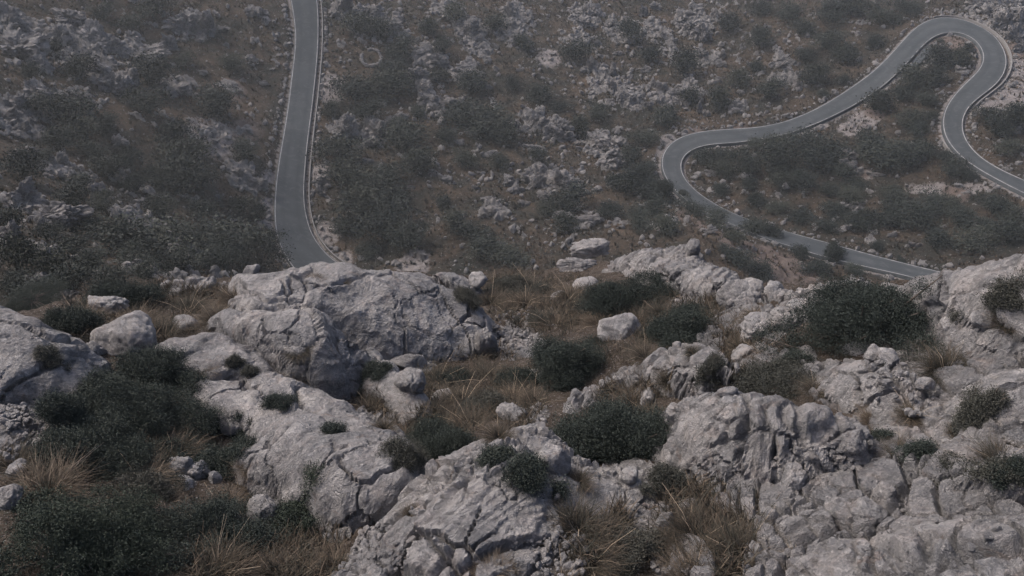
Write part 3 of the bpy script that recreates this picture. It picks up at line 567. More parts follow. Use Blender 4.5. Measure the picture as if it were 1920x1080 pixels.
BOULDERS = [  # px, py, w, h in the photo, label, crackedness
 (237,637,98,80,'smooth egg-shaped boulder above the dark thicket, upright and pinkish grey',.5),(170,660,44,38,'small cracked boulder leaning against the egg-shaped boulder',1.),
 (1167,619,66,56,'pale flat-faced round boulder alone among the bushes of the gully',.4),(1112,466,64,30,'weathered grey block on top of the two stacked blocks at the gully head',1.4),
 (1086,498,62,30,'weathered grey block underneath the stacked pair at the gully head',1.4),(1096,533,44,24,'flat pale stone just below the two stacked blocks',.5),
 (1046,556,24,30,'small upright white stone in grass near the two stacked blocks',1.),(205,576,64,36,'broken white stone lying in dark plants above the egg-shaped boulder',1.4),
 (960,777,46,38,'angular pinkish stone on bare soil in the gully between spur and rib',.9),(828,742,36,24,'small rounded stone half hidden in grass at the foot of the rib',.6),
 (336,877,42,40,'white lump of rock in the dark thicket, nearest the egg-shaped boulder of its cluster',1.4),(372,884,40,38,'white lump of rock in the dark thicket, in the middle of its cluster',1.4),(404,897,22,40,'narrow white stone standing at the end of the thicket cluster',.8),(345,905,34,24,'low white stone at the base of the thicket cluster',1.2),
 (445,800,30,40,'pale knob of rock against the dome where dark bush hugs it',1.2),(492,965,52,64,'tall grey stone half buried in dark bushes under the dome',.8),
 (1425,622,70,52,'broad pale rock with a flat top beside the big dark bush',1.2),(1475,607,62,48,'cracked rounded rock touching the big dark bush',1.4),(1385,562,62,52,'grey boulder in the row of rocks above the brown grasses',.9),(1412,545,42,36,'upright grey stone in the row of rocks on the brow',.8),(1450,545,32,32,'small pale stone in the row of rocks on the brow',.8),
 (1398,665,40,50,'pinkish rock half covered by brown grass beside the big dark bush',.8),(1608,657,46,22,'flat white stone right under the big dark bush',.6),(1665,668,30,24,'loose pale stone among rubble under the big dark bush',.6),(1640,664,26,22,'smaller loose stone among rubble under the big dark bush',.6),
 (1630,968,50,44,'rounded loose block resting on the fractured pavement',.7),(1572,965,48,54,'flat angular slab lying in the rubble of the fractured pavement',.7),(1660,930,34,52,'upright block in the fractured pavement beside the rounded loose block',.6),(1600,830,46,40,'loose block in the dark joint below the fluted rock',.8),(1530,850,30,36,'small wedged block beside the karst slab overhang',.7),(1480,900,38,70,'leaning pale fin of rock at the end of the karst slab',.5),
 (1365,735,36,18,'small squared stone lying on the karst slab',.3),(1290,870,26,26,'rounded stone at the foot of the karst slab',.5),(1265,865,30,28,'knobbly stone under the nose of the karst slab',.8),
 (1850,640,30,16,'flat stone beside the round grass tussock',.5),(1735,720,32,18,'slanting flat stone below the round grass tussock',.4),(1845,600,34,26,'pale block on the ridge top beneath the corner bush',.6),(1500,575,48,24,'pale flat rock at the near edge of the big dark bush',.8),
 (345,608,42,26,'rounded grey stone between grass clumps behind the ledge',.5),(760,683,60,34,'wedge of grey rock at the rib\'s upper end',.8),(770,715,50,60,'dark rounded block tucked under the long ridge slab',.8),(1000,705,30,20,'small pale stone in brown grass at the gully bottom',.6),
 (470,508,26,22,'little round knob sitting on the crag\'s skyline',.5),(590,660,20,20,'small knob on the cracked pillar',.6),(1300,462,26,34,'little pinnacle on top of the rounded bright outcrop',.8),(1780,610,28,20,'pale angular block below the ridge top',.7),
 (1215,750,30,30,'small rock between the jagged crest and the bush in the hollow',1.2),(1250,985,34,60,'leaning grey slab between the two large grass tussocks',.6),(1180,890,34,28,'loose pale stone on the spur beside its creeping bush',.6),(1040,862,54,60,'flat pale rock face beside the creeping bush',.3),
 (30,880,30,22,'small stone in dry grass at the foot of the low pale slab',.8),(70,835,34,22,'broken stone on gravel at the foot of the low pale slab',.8),(15,935,40,40,'grey stone above the grey-green cushion bush',.8),
 (910,640,40,80,'rounded grey buttress at the end of the ridge slab',.6),(895,525,34,24,'pale stone beside the small grooved knob',1.0)]
def squash(o, P, w, h, seed, d=None):
    rg = random.Random(seed); s = w * np.linalg.norm(P) / F / 2; v = h * np.linalg.norm(P) / F / 2
    o.scale = (s * 1.08, s * min(1.1, max(.5, 1.3 * h / w)) * rg.uniform(.85, 1.1), v * 1.15); o.rotation_euler = (rg.uniform(-.15, .15), rg.uniform(-.15, .15), rg.uniform(0, 6.28) if abs(w / h - 1) < .5 else rg.uniform(-.3, .3))
for i, (px, py, w, h, lab, ck) in enumerate(BOULDERS):
    P = near_spot(px, py + h * 0.28); me = boulder_mesh(100 + i, 5 if w * h > 1500 else 4, 14 if ck > .9 else 9, STONE_PALE if ('white' in lab or 'pale' in lab) else STONE, ck)
    o = link('boulder', me, label=lab, category='boulder', group='boulders and stones on the ridge'); squash(o, P, w, h, i)
    o.location = P + np.array([0, o.scale[1] * 0.35, o.scale[2] * 0.25])

# ------------------------------------------------------------------ shrubs
def leaf_quads(C, Nn, size, rg, ratio=0.42):
    n = len(C); u = rg.normal(size=(n, 3)); u /= np.linalg.norm(u, axis=1)[:, None]; u = u + 0.7 * Nn; u /= np.linalg.norm(u, axis=1)[:, None] + 1e-9
    w = np.cross(u, rg.normal(size=(n, 3))); w /= np.linalg.norm(w, axis=1)[:, None] + 1e-9
    L = (size * rg.uniform(.6, 1.3, n))[:, None]
    V = np.stack([C - u * L * .5, C + w * L * ratio * .5 - u * L * 0.05, C + u * L * .5, C - w * L * ratio * .5 + u * L * 0.05], 1).reshape(-1, 3)
    return V, np.arange(4 * n).reshape(n, 4)
def tube(path, r0, r1, k=5):
    path = np.asarray(path, float); n = len(path); V = []
    for i in range(n):
        t = path[min(i + 1, n - 1)] - path[max(i - 1, 0)]; t /= np.linalg.norm(t) + 1e-9; a = np.cross(t, [0.3, 0.9, 0.2]); a /= np.linalg.norm(a) + 1e-9; b = np.cross(t, a)
        r = r0 + (r1 - r0) * i / (n - 1)
        for j in range(k): q = 2 * math.pi * j / k; V.append(path[i] + r * (a * math.cos(q) + b * math.sin(q)))
    i = np.arange((n - 1) * k); row, col = i // k, i % k
    return np.array(V), np.stack([row * k + col, row * k + (col + 1) % k, (row + 1) * k + (col + 1) % k, (row + 1) * k + col], 1)
class Parts:
    def __init__(s): s.V, s.F, s.a, s.n = [], [], [], 0
    def add(s, V, Fc, a=None): s.V.append(V); s.F.append(Fc + s.n); s.n += len(V); s.a.append(np.zeros(len(V)) if a is None else a)
    def mesh(s, name, mat, smooth=False): return mesh_from(name, np.concatenate(s.V), [np.concatenate(s.F)], mat, smooth, {'v': np.concatenate(s.a)})
def crown(rg, blobs, n, size, spray=26, ratio=0.42, tone=0.0):
    """leaves in sprays spread over and through a set of ellipsoids (x,y,z,rx,ry,rz)"""
    B = np.array(blobs); area = B[:, 3] * B[:, 4] + B[:, 3] * B[:, 5]; nsp = max(4, n // spray); k = rg.choice(len(B), nsp, p=area / area.sum())
    u = rg.normal(size=(nsp, 3)); u[:, 2] = np.abs(u[:, 2]) * 0.9 - 0.25 * (rg.random(nsp) < .4); u /= np.linalg.norm(u, axis=1)[:, None]
    S = B[k, :3] + u * B[k, 3:] * (0.50 + 0.55 * rg.random((nsp, 1)) ** 0.5 + 0.45 * (rg.random((nsp, 1)) < .10)); sv = rg.random(nsp)
    m = rg.integers(spray // 2, spray * 3 // 2, nsp); idx = np.repeat(np.arange(nsp), m)
    C = S[idx] + rg.normal(size=(len(idx), 3)) * (size * 1.7); V, Fc = leaf_quads(C, u[idx], size, rg, ratio)
    v = np.clip(0.40 * sv[idx] + 0.22 * rg.random(len(idx)) + 0.12 + tone, 0, 1)
    return V, Fc, np.repeat(v, 4)
SHRUBS = [ # px,py centre, w,h, name, material, leaf size, label
 (1628,592,265,195,'shrub',LEAF,.05,'large rounded dark green bush on the brow in front of the winding road'),
 (1065,672,175,125,'shrub',LEAF,.05,'dark bush filling the gully below the flat-faced round boulder'),
 (1142,805,215,170,'shrub',LEAF,.05,'dark bush in the deep hollow between the spur and the karst slab'),
 (1165,552,170,80,'shrub',LEAF,.05,'dark bush in front of the rounded bright outcrop'),
 (1282,612,130,72,'shrub',LEAF,.05,'dark bush beside the flat-faced round boulder'),
 (200,735,130,140,'shrub',LEAF,.045,'dark thicket bush touching the rounded grey mass'),
 (285,700,140,110,'shrub',LEAF,.045,'dark thicket bush directly under the egg-shaped boulder'),
 (190,838,190,110,'shrub',LEAF,.045,'dark thicket bush threaded with straw between the white rock lumps and the low pale slab'),
 (255,775,190,120,'shrub',LEAF,.045,'dark thicket bush in the middle of the thicket, between straw clumps'),
 (130,790,120,90,'shrub',LEAF,.045,'dark thicket bush hanging over the low pale slab'),
 (760,860,110,70,'shrub',LEAF_GREY,.04,'brown-green scrub squeezed between dome and flaky spur'),
 (700,700,60,40,'shrub',LEAF,.04,'dark plant in the shade under the split block'),
 (415,872,110,60,'shrub',LEAF,.045,'low dark bush between the white rock lumps and the foot of the dome'),
 (345,845,90,44,'shrub',LEAF,.045,'low dark bush on the upper side of the white rock lumps'),
 (270,915,110,50,'shrub',LEAF_GREY,.045,'brownish low scrub below the white rock lumps'),
 (905,762,100,46,'shrub',LEAF_GREY,.04,'low brown-green scrub in the gully grass between rib and spur'),
 (855,712,80,36,'shrub',LEAF,.04,'low dark scrub in the gully grass right beside the rib'),
 (975,712,70,34,'shrub',LEAF,.04,'low dark scrub in the gully grass below the gully bush'),
 (1010,600,70,34,'shrub',LEAF_GREY,.045,'grey-brown scrub above the gravel patch of the gully'),
 (392,797,44,40,'shrub',LEAF,.045,'small round dark bush at the upper lip of the dome'),(458,822,40,22,'shrub',LEAF,.04,'low dark mat hugging the near side of the dome'),
 (110,1015,290,160,'shrub',LEAF_OLIVE,.045,'wide grey-green cushion bush in the lowest corner below the pale slab'),
 (395,1005,220,115,'shrub',LEAF,.045,'sprawling dark bush under the cluster of white rock lumps'),
 (575,962,130,120,'shrub',LEAF_OLIVE,.05,'lighter olive bush at the foot of the dome'),
 (820,830,150,110,'shrub',LEAF,.04,'low dark scrub in the gully right beside the dome'),
 (1450,722,170,58,'shrub',LEAF_GREY,.045,'long low grey-brown bush along the top of the karst slab'),
 (1890,556,84,44,'shrub',LEAF_GREY,.045,'dusty grey bush on the pale ridge top'),
 (995,880,95,95,'creeping_shrub',LEAF,.045,'dark creeping bush spread over the pale flaky spur'),
 (930,858,60,35,'creeping_shrub',LEAF,.04,'thin trailing branch of dark bush on the flaky spur'),
 (1205,1020,90,95,'shrub',LEAF_GREY,.04,'dark bushy tuft between the two large grass tussocks'),
 (1720,850,56,46,'shrub',LEAF,.04,'dark green bush behind the rusty tussock in a rock pocket'),(1830,782,100,30,'shrub',LEAF_GREY,.04,'low grey-green cushion on the layered slabs'),
 (1790,892,84,28,'shrub',LEAF_GREY,.04,'dark low plant in the long rock gutter, its wide clump'),(1875,884,56,28,'shrub',LEAF_GREY,.04,'dark low plant in the long rock gutter, near the brown tussock'),(1655,822,40,28,'shrub',LEAF,.035,'tiny dark bush in the joint below the fluted rock'),
 (1250,905,84,52,'shrub',LEAF_GREY,.04,'dark brown-green bush under the nose of the karst slab'),(622,806,42,26,'cushion_plant',LEAF,.035,'tiny dark cushion plant on the side of the dome'),(522,757,60,28,'cushion_plant',LEAF,.035,'flat dark cushion plant on the crown of the dome'),
 (440,683,30,30,'cushion_plant',LEAF_GREY,.03,'round dark cushion plant on the low ledge'),(468,694,34,22,'cushion_plant',LEAF_GREY,.03,'oval dark cushion plant beside the round one on the low ledge'),
 (85,672,50,30,'cushion_plant',LEAF_GREY,.035,'sparse grey cushion plant on the rounded grey mass'),(50,558,110,44,'shrub',LEAF,.05,'dark bush behind the rounded grey mass'),(130,600,90,70,'shrub',LEAF,.05,'dark bush in the dip behind the egg-shaped boulder'),
 (590,905,60,40,'shrub',LEAF_OLIVE,.04,'small olive bush growing on the wall of the dome'),(1490,680,60,44,'shrub',LEAF,.045,'dark skirt of branches at the near foot of the largest bush'),
 (1905,885,40,40,'shrub',LEAF,.04,'dark bush in a rock hole near the picture edge above the jointed pavement'),(880,555,60,26,'cushion_plant',LEAF_GREY,.04,'dark cushion plant at the end of the ridge slab'),(1340,690,50,40,'shrub',LEAF_GREY,.04,'small brown-green bush behind the jagged crest'),
 (970,545,110,40,'shrub',LEAF_GREY,.05,'grey-green scrub patch at the gully head'),(230,560,120,60,'shrub',LEAF,.05,'dark scrub among grass behind the egg-shaped boulder'),(300,480,10,10,'shrub',LEAF,.05,None)]
def near_shrub(i, px, py, w, h, name, mat, leaf, label):
    P = near_spot(px, py + h * 0.30); dist = np.linalg.norm(P); rx = 1.12 * w * dist / F / 2; hz = 1.0 * h * dist / F / 2
    rg = np.random.default_rng(500 + i); creeping = name != 'shrub'; nb = max(6, int(9 + rx * 16)); B = []
    hz = hz * (0.75 if creeping else 1.0)
    ph = rg.uniform(0, 6.28, 3)
    for _ in range(nb):
        a = rg.uniform(0, 2 * math.pi); lim = 1 + .28 * math.sin(2 * a + ph[0]) + .22 * math.sin(3 * a + ph[1]) + .15 * math.sin(5 * a + ph[2]); q = rg.uniform(0, 0.95) ** 0.65 * lim * .82; r = rg.uniform(.10, .36)
        x_, y_ = math.cos(a) * q * rx, math.sin(a) * q * rx * 0.85; g = float(near_sample(P[0] + x_, P[1] + y_ + rx * .3)) - P[2]
        g = max(min(g, 0.4), -0.6); zt = g + hz * 1.05 * max(0.12, 1 - (q / 1.05) ** 2) * rg.uniform(.35, 1.12)
        B.append((x_, y_, zt - r * hz * 0.4, r * rx * rg.uniform(.8, 1.3), r * rx, max(0.05, r * hz * rg.uniform(.9, 1.5))))
    root = link(name, None, tuple(P + np.array([0, rx * 0.3, 0])), label=label, category='shrub', group='dark shrubs on the ridge')
    leaf *= .5; n = int(min(110000, 11000 + 86000 * rx * (rx + hz))); V, Fc, a = crown(rg, B, n, leaf)
    p = Parts(); p.add(V, Fc, a); link('foliage', p.mesh('foliage', mat), parent=root)
    p = Parts()
    for b in B:
        e = np.array(b[:3]); s0 = np.array([e[0] * .2, e[1] * .2, -0.15]); mid = (s0 + e) / 2 + rg.normal(size=3) * .05 * rx
        p.add(*tube([s0, mid, e, e + (e - mid) * .6], 0.022 * min(1, rx + .3), 0.006))
    link('stem', p.mesh('stem', WOOD), parent=root)
for i, s in enumerate(SHRUBS):
    if s[-1]: near_shrub(i, *s)
# bare dead twigs showing in the hollow bush and beside the dome
def dead_branch(px, py, hgt, seed, label):
    P = near_spot(px, py); rg = np.random.default_rng(seed); p = Parts()
    def grow(a, d, L, r, lev):
        b = a + d * L * .5 + rg.normal(size=3) * L * .08; c = b + (d + rg.normal(size=3) * .3) * L * .5; p.add(*tube([a, b, c], r, r * .5, 4))
        if lev:
            for _ in range(3): nd = d + rg.normal(size=3) * .6; nd /= np.linalg.norm(nd); grow(c if rg.random() < .6 else b, nd, L * .62, r * .55, lev - 1)
    grow(np.zeros(3), np.array([0, -.2, 1.0]), hgt * .5, .012, 3)
    link('dead_branch', p.mesh('dead_branch', DEADWOOD), tuple(P), label=label, category='branch')
dead_branch(1128, 815, 0.75, 3, 'bare grey twiggy branch in the bush of the deep hollow')
dead_branch(660, 985, 0.35, 5, 'bare grey twigs at the foot of the dome')

# ------------------------------------------------------------------ grass tussocks
def tussock(seed, n=420, stalks=16, bush=1.0, tone=0.0):
    """unit tussock: radius about 1, returns blade mesh and stalk mesh"""
    rg = np.random.default_rng(seed); m = 5; t = np.linspace(0, 1, m)[None, :, None]
    a = rg.uniform(0, 2 * math.pi, n); rb = 0.45 * np.sqrt(rg.random(n)); d = np.stack([np.cos(a), np.sin(a), np.zeros(n)], 1)
    base = d * rb[:, None] * rg.uniform(.3, 1, (n, 1)); ln = rg.uniform(.2, 1.0, n) ** .8; out = (0.95 * ln * rg.uniform(.25, 1.05, n))[:, None, None]; up = (0.82 * bush * rg.uniform(.4, 1.05, n) * (1.08 - .55 * ln))[:, None, None]; dr = rg.uniform(.15, .95, n)[:, None, None]
    side = np.cross(d, [0, 0, 1]); bend = rg.normal(size=(n, 1, 1)) * .34
    p = base[:, None] + d[:, None] * out * t ** 1.3 + np.array([0, 0, 1]) * up * (t - dr * .75 * t ** 2.4) + side[:, None] * bend * t * t
    w = 0.0062 * (1 - 0.85 * t) * rg.uniform(.6, 1.4, (n, 1, 1)); f = rg.normal(size=(n, 3)) * .5 + side; f /= np.linalg.norm(f, axis=1)[:, None]
    V = np.stack([p - f[:, None] * w, p + f[:, None] * w], 2).reshape(-1, 3); i = (np.arange(n) * m * 2)[:, None] + (np.arange(m - 1) * 2)[None]; i = i.ravel()
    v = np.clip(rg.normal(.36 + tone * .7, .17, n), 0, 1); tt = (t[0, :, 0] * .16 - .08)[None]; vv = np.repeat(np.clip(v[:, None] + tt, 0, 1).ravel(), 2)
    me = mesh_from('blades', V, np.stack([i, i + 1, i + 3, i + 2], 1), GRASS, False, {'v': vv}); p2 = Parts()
    for _ in range(stalks):
        a = rg.uniform(0, 6.28); q = rg.uniform(.3, 1.25); L = rg.uniform(.5, 1.2); d_ = np.array([math.cos(a), math.sin(a), 0])
        p2.add(*tube([d_ * .05, d_ * q * .5 + [0, 0, L * .5], d_ * q * 1.1 + [0, 0, L * .72]], .0045, .0025, 3))
    return me, p2.mesh('stalk', STALK)
TUSS = [tussock(900 + i, 1300, 3 + 2 * (i % 3), [1.0, .8, 1.2, .65, .9, .75, 1.05, .8][i], [0, .1, -.05, .15, .05, -.1, .12, .2][i]) for i in range(8)]
TUSSOCKS = [ # px,py,half width px, variant, label
 (1780,668,78,0,'round brown-green tussock standing alone on pale slabs below the ridge top'),(1310,985,95,2,'tall shaggy tussock, the biggest one, beside the leaning grey slab'),(1390,1010,85,6,'brown tussock leaning against the biggest shaggy one'),(1300,1060,70,4,'low straw tussock below the biggest shaggy one'),
 (1085,960,92,0,'wide brown tussock at the edge of the flaky spur'),(1110,1030,70,5,'dark green-brown tussock below the wide brown one on the spur'),
 (920,690,62,3,'spreading straw tussock at the top of the gully grass'),(865,735,62,3,'straw tussock in the gully beside the rib'),(960,735,52,7,'pale straw tussock in the middle of the gully'),(885,780,62,3,'straw tussock low in the gully above the dome scrub'),(820,700,46,5,'dark grass clump between rib and gully grass'),(1000,740,50,5,'brown grass clump under the gully bush'),(800,760,50,5,'grass clump at the lower end of the rock rib'),(935,800,46,7,'straw clump beside the angular pinkish stone'),
 (1190,740,64,6,'reddish-brown grass leaning over the hollow bush'),(1255,700,40,4,'rusty grass clump on the side of the jagged crest'),(1220,770,44,5,'grass clump at the hollow edge below the jagged crest'),
 (1040,590,52,3,'brown grass clump above the gully bush'),(985,555,52,4,'grass clump near the small upright white stone'),(920,550,52,5,'dull grass clump at the end of the ridge slab'),(1070,540,52,7,'pale grass under the two stacked blocks'),(1120,590,46,3,'brown grass between dark bush and flat-faced boulder'),(1000,530,48,5,'dull grass clump furthest up the gully'),(1240,575,46,4,'brown grass below the rounded bright outcrop'),
 (300,610,46,0,'stiff grass clump above the low ledge'),(255,590,50,4,'straw clump behind the egg-shaped boulder'),(150,590,52,7,'pale grass on the slope behind the rounded grey mass'),(350,565,50,5,'grass clump among knobbly brow rocks'),(440,548,52,6,'rusty tussock in the notch of the crag skyline'),(400,585,46,4,'dry grass clump in front of the crag notch'),(390,600,40,5,'dark grass under the crag notch'),
 (530,672,54,6,'rusty tussock growing in the crack of the pillar'),(560,645,36,6,'small rusty clump above the pillar tussock'),(380,678,36,6,'reddish clump on the low ledge'),(590,516,26,6,'little rusty clump on the ridge slab skyline'),(640,522,22,6,'tiny rusty clump further along the ridge slab skyline'),
 (85,895,88,7,'large pale straw tussock at the foot of the low pale slab'),(15,850,64,4,'brown tussock at the picture edge on the low pale slab'),(235,765,56,5,'straw spray over the dark thicket, the upper one'),(330,700,40,3,'dry grass on the thicket beside the low ledge'),(330,840,60,4,'rusty grass beside the white rock lumps'),(265,885,62,7,'bleached grass spray in the thicket'),(470,860,40,6,'rusty grass at the near foot of the dome'),(300,770,50,4,'rusty grass inside the thicket'),
 (415,935,54,4,'rusty grass on bare soil just below the white rock lumps'),(300,930,44,6,'reddish grass tuft between the two dark bushes below the thicket'),(450,915,36,4,'brown tuft against the lower wall of the dome'),
 (400,1050,80,7,'thin straw spray in the sprawling dark bush'),(620,1055,54,6,'rusty grass below the olive bush'),(510,1060,50,4,'brown grass beside the sprawling dark bush'),(920,1055,54,7,'pale tussock on the flaky spur\'s near slope'),(1055,1078,46,5,'grass clump at the bottom edge of the spur'),(1085,885,44,6,'reddish dry clump beside the creeping bush'),(815,1065,26,5,'tiny tuft on gravel of the flaky spur'),(770,950,28,6,'small dead tuft on the side of the flaky spur'),
 (680,720,32,5,'dark grass under the split block'),(700,755,44,5,'shaggy grass hanging in the cleft below the split block'),(720,790,38,4,'grass in the cleft between rib and dome'),(840,830,48,5,'dark gully grass next to the dome'),
 (1385,705,48,5,'brown grass at the near end of the long low bush'),(1530,715,40,4,'brown grass at the far end of the long low bush'),(1640,772,42,7,'straw clump in front of the flat fractured ledge'),(1712,762,42,5,'dark brown clump on the flat fractured ledge'),(1695,835,44,6,'rusty tussock in a rock pocket below the flat ledge'),(1885,845,66,4,'brown tussock at the edge beside the rock gutter'),(1895,590,46,6,'rusty grass below the ridge top bush'),(1800,800,30,6,'small rusty clump below the grey-green cushion'),
 (1420,585,40,6,'rusty grass among the row of brow rocks'),(1450,660,50,7,'straw clump beside the big dark bush'),(1400,640,42,6,'rusty grass around the pinkish rock'),(1340,585,40,4,'brown grass between boulders and outcrop'),(1490,1035,34,7,'thin straw clump at the edge of jointed pavement'),(1430,690,34,6,'rusty clump above the long low bush'),(1300,650,26,5,'grass clump behind the jagged crest'),(1575,890,20,5,'tiny grass clump in the fractured pavement'),(1210,650,46,5,'brown grass below the dark bush by the flat-faced boulder')]
for i, (px, py, w, k, lab) in enumerate(TUSSOCKS):
    P = near_spot(px, py + w * .45); s = w * np.linalg.norm(P) / F * 1.06; blades, st = TUSS[k]
    root = link('grass_tussock', None, tuple(P + np.array([0, .1 * s, -.05])), label=lab, category='grass', group='dry grass tussocks on the ridge')
    root.scale = (s, s, s * random.uniform(.75, .95)); root.rotation_euler = (random.uniform(-.1, .1), random.uniform(-.1, .1), random.uniform(0, 6.28))
    link('blades', blades, parent=root); link('stalk', st, parent=root)
# grass no one could count, over the soil of the ridge
NEAR_GRASS = [(900,720,90),(960,760,60),(840,790,60),(980,560,70),(1060,560,60),(1040,600,50),(300,590,80),(400,570,50),(180,600,60),(300,850,50),(400,1040,70),(560,1040,80),(1180,740,60),(1330,1000,110),(1090,990,80),(1400,640,60),(1380,690,50),(1240,600,60),(90,880,50),(820,720,40),(1180,640,60),(1320,590,40),(960,530,50),(720,760,40),(800,840,60)]
def near_grass():
    rg = np.random.default_rng(77); p = Parts(); m = 4; t = np.linspace(0, 1, m)[None, :, None]; C = []
    for px, py, r in NEAR_GRASS:
        for _ in range(int(3.6 * r)):
            a, q = rg.uniform(0, 6.28), math.sqrt(rg.random()); C.append(near_spot(px + r * q * math.cos(a), py + .8 * r * q * math.sin(a)))
    C = np.array(C); C = C[(C[:, 2] - near_base(C[:, 0], C[:, 1])) < 0.25]; C = np.repeat(C, 14, 0); n = len(C); C = C + np.concatenate([rg.normal(size=(n, 2)) * .05, np.full((n, 1), -.03)], 1)
    a = rg.uniform(0, 6.28, n); d = np.stack([np.cos(a), np.sin(a), np.zeros(n)], 1); L = rg.uniform(.06, .28, n)[:, None, None]
    pt = C[:, None] + d[:, None] * L * rg.uniform(.3, 1.0, (n, 1, 1)) * t ** 1.4 + np.array([0, 0, 1]) * L * (t - .5 * rg.random((n, 1, 1)) * t * t)
    w = .006 * (1 - .8 * t); f = np.cross(d, [0, 0, 1])[:, None] + .4 * rg.normal(size=(n, 1, 3)); V = np.stack([pt - f * w, pt + f * w], 2).reshape(-1, 3)
    i = ((np.arange(n) * m * 2)[:, None] + (np.arange(m - 1) * 2)[None]).ravel(); v = np.repeat(np.clip(rg.normal(.34, .17, n), 0, 1), m * 2)
    link('grass', mesh_from('grass', V, np.stack([i, i + 1, i + 3, i + 2], 1), GRASS, False, {'v': v}), kind='stuff', label='dry brown grass between the bushes and rocks of the ridge')
near_grass()
# gravel and chips lying on the ridge
def near_gravel():
    rg = np.random.default_rng(78); p = Parts(); base = [boulder_data(s) for s in range(8)]
    spots = [(px, py, r, 5.0) for px, py, r in NEAR_GRAVEL] + [(1640,930,150,.9),(1800,1000,150,.3),(1500,960,90,1.6),(1700,720,80,1),(1650,690,50,1.5),(900,960,150,1.2),(720,1030,60,4),(1050,1040,60,3),(1850,830,80,1.5),(1240,600,60,1.2),(980,620,60,7),(1480,880,60,2),(1340,880,50,2)]
    for px, py, r, k in spots:
        for _ in range(int(k * r)):
            a, q = rg.uniform(0, 6.28), math.sqrt(rg.random()); P = near_spot(px + r * q * math.cos(a), py + .75 * r * q * math.sin(a))
            s = 0.012 + 0.045 * rg.random() ** 4; V, Fc = base[rg.integers(8)]; M = np.array(Euler(rg.uniform(0, 6, 3)).to_matrix()); p.add((V * rg.uniform(.6, 1.2, 3)) @ M.T * s + P + [0, 0, s * .3], Fc)
    link('gravel', p.mesh('gravel', ROCK), kind='stuff', label='pale limestone gravel and chips on the ridge')
def boulder_data(seed, sub=2):
    rg = np.random.default_rng(seed + 40); V, Fc = ICO[sub]; n = rg.normal(size=(9, 3)); n /= np.linalg.norm(n, axis=1)[:, None]; c = np.maximum(V @ n.T, .08) / rg.uniform(.6, 1, 9); r = 1 / ((c ** 12).sum(1) ** (1 / 12)); return V * np.minimum(r, 1.3)[:, None], Fc
near_gravel()

# ------------------------------------------------------------------ the valley side: rocks, shrubs, grass, rubble
LANDMARKS = [(60,40,'on the highest grey crag in the upper corner'),(150,110,'on the broken crag band below the upper corner'),(260,60,'above the broken crag band'),(365,50,'around the twin white rocks high on the slope'),(460,60,'above the verge where the straight road leaves the view'),
 (90,220,'beside the dark hollow in the crag'),(220,200,'between crag band and gravel patch'),(110,320,'on the scree tongue under the dark hollow'),(270,300,'in the scrub between scree tongue and gravel patch'),(400,230,'around the gravel patch uphill of the straight road'),(470,320,'on the brown bank along the straight road'),(440,150,'on the brown bank halfway up the straight road'),
 (70,390,'on the near grey buttress beside the scrub'),(60,490,'at the foot of the near grey buttress'),(200,450,'in the dark scrub below the scree tongue'),(290,430,'around the white stone patch above the holm oaks'),(430,440,'by the holm oaks next to the straight road'),
 (660,40,'behind the verge at the top of the straight road'),(700,115,'around the stone ring'),(760,60,'uphill of the stone ring'),(810,110,'by the long striped rock near the stone ring'),(640,180,'on the verge below the stone ring'),(690,240,'around the pair of domed rocks'),(780,180,'between the striped rock and the domed rocks'),(640,330,'on the verge below the domed rocks'),(700,390,'in the dark scrub at the straight road\'s last curve'),(800,300,'in the scrub downhill of the domed rocks'),(780,480,'on the gravel shelf behind the ridge slab'),
 (880,150,'on the rubble slope past the striped rock'),(940,70,'by the tall split rock high in the middle'),(1030,110,'by the gravel streak high in the middle'),(900,240,'in the middle of the wide scrubby slope'),(1030,240,'around the white crag halfway to the hairpin'),(880,380,'above the gully head'),(1020,340,'around the knobbly crag above the gully head'),(960,470,'just above the gully head'),(1100,420,'above the stacked blocks'),(1110,290,'by the slanting white ledge near the hairpin'),
 (1120,60,'at the top edge between split rock and big pale slab'),(1180,160,'on the bouldery slope above the hairpin'),(1210,260,'directly above the hairpin'),(1200,340,'on the outer side of the hairpin'),(1300,50,'by the big pale slab at the top edge'),(1300,170,'on the slope below the big pale slab'),(1390,80,'on the dull slope past the big pale slab'),(1390,190,'just above the road past the hairpin'),(1470,130,'on the slope above the long road section'),(1570,60,'in the scrub at the top edge above the road'),(1560,150,'in the scrub right above the long road section'),
 (1330,310,'just inside the hairpin'),(1310,400,'below the hairpin where the road turns down'),(1400,430,'along the lower road under the hairpin'),(1460,310,'in the middle of the hairpin loop'),(1550,290,'around the white outcrop in the hairpin loop'),(1520,390,'above the lower road inside the loop'),(1640,310,'below the lay-by slope'),(1660,210,'under the verge below the lay-by'),(1740,160,'on the tongue inside the top bend'),(1800,100,'in the tip of the top bend'),(1730,240,'on the tongue between the two road arms'),(1860,50,'on the crag outside the top bend'),(1900,130,'on the gravel outside the top bend'),(1880,250,'outside the second bend'),(1790,310,'against the second bend'),(1760,365,'around the pale bare patch'),(1680,420,'in the scrub below the pale bare patch'),(1830,430,'in the scrub near the edge below the pale patch'),(1650,475,'along the last of the lower road'),(1450,480,'on the reddish earth spur'),(1560,480,'on the verge of the lower road by the reddish spur')]
_lm = np.array([(a, b * 1.3) for a, b, _ in LANDMARKS])
RANK = ['largest', 'second largest', 'third largest', 'fourth largest', 'fifth largest', 'sixth largest']
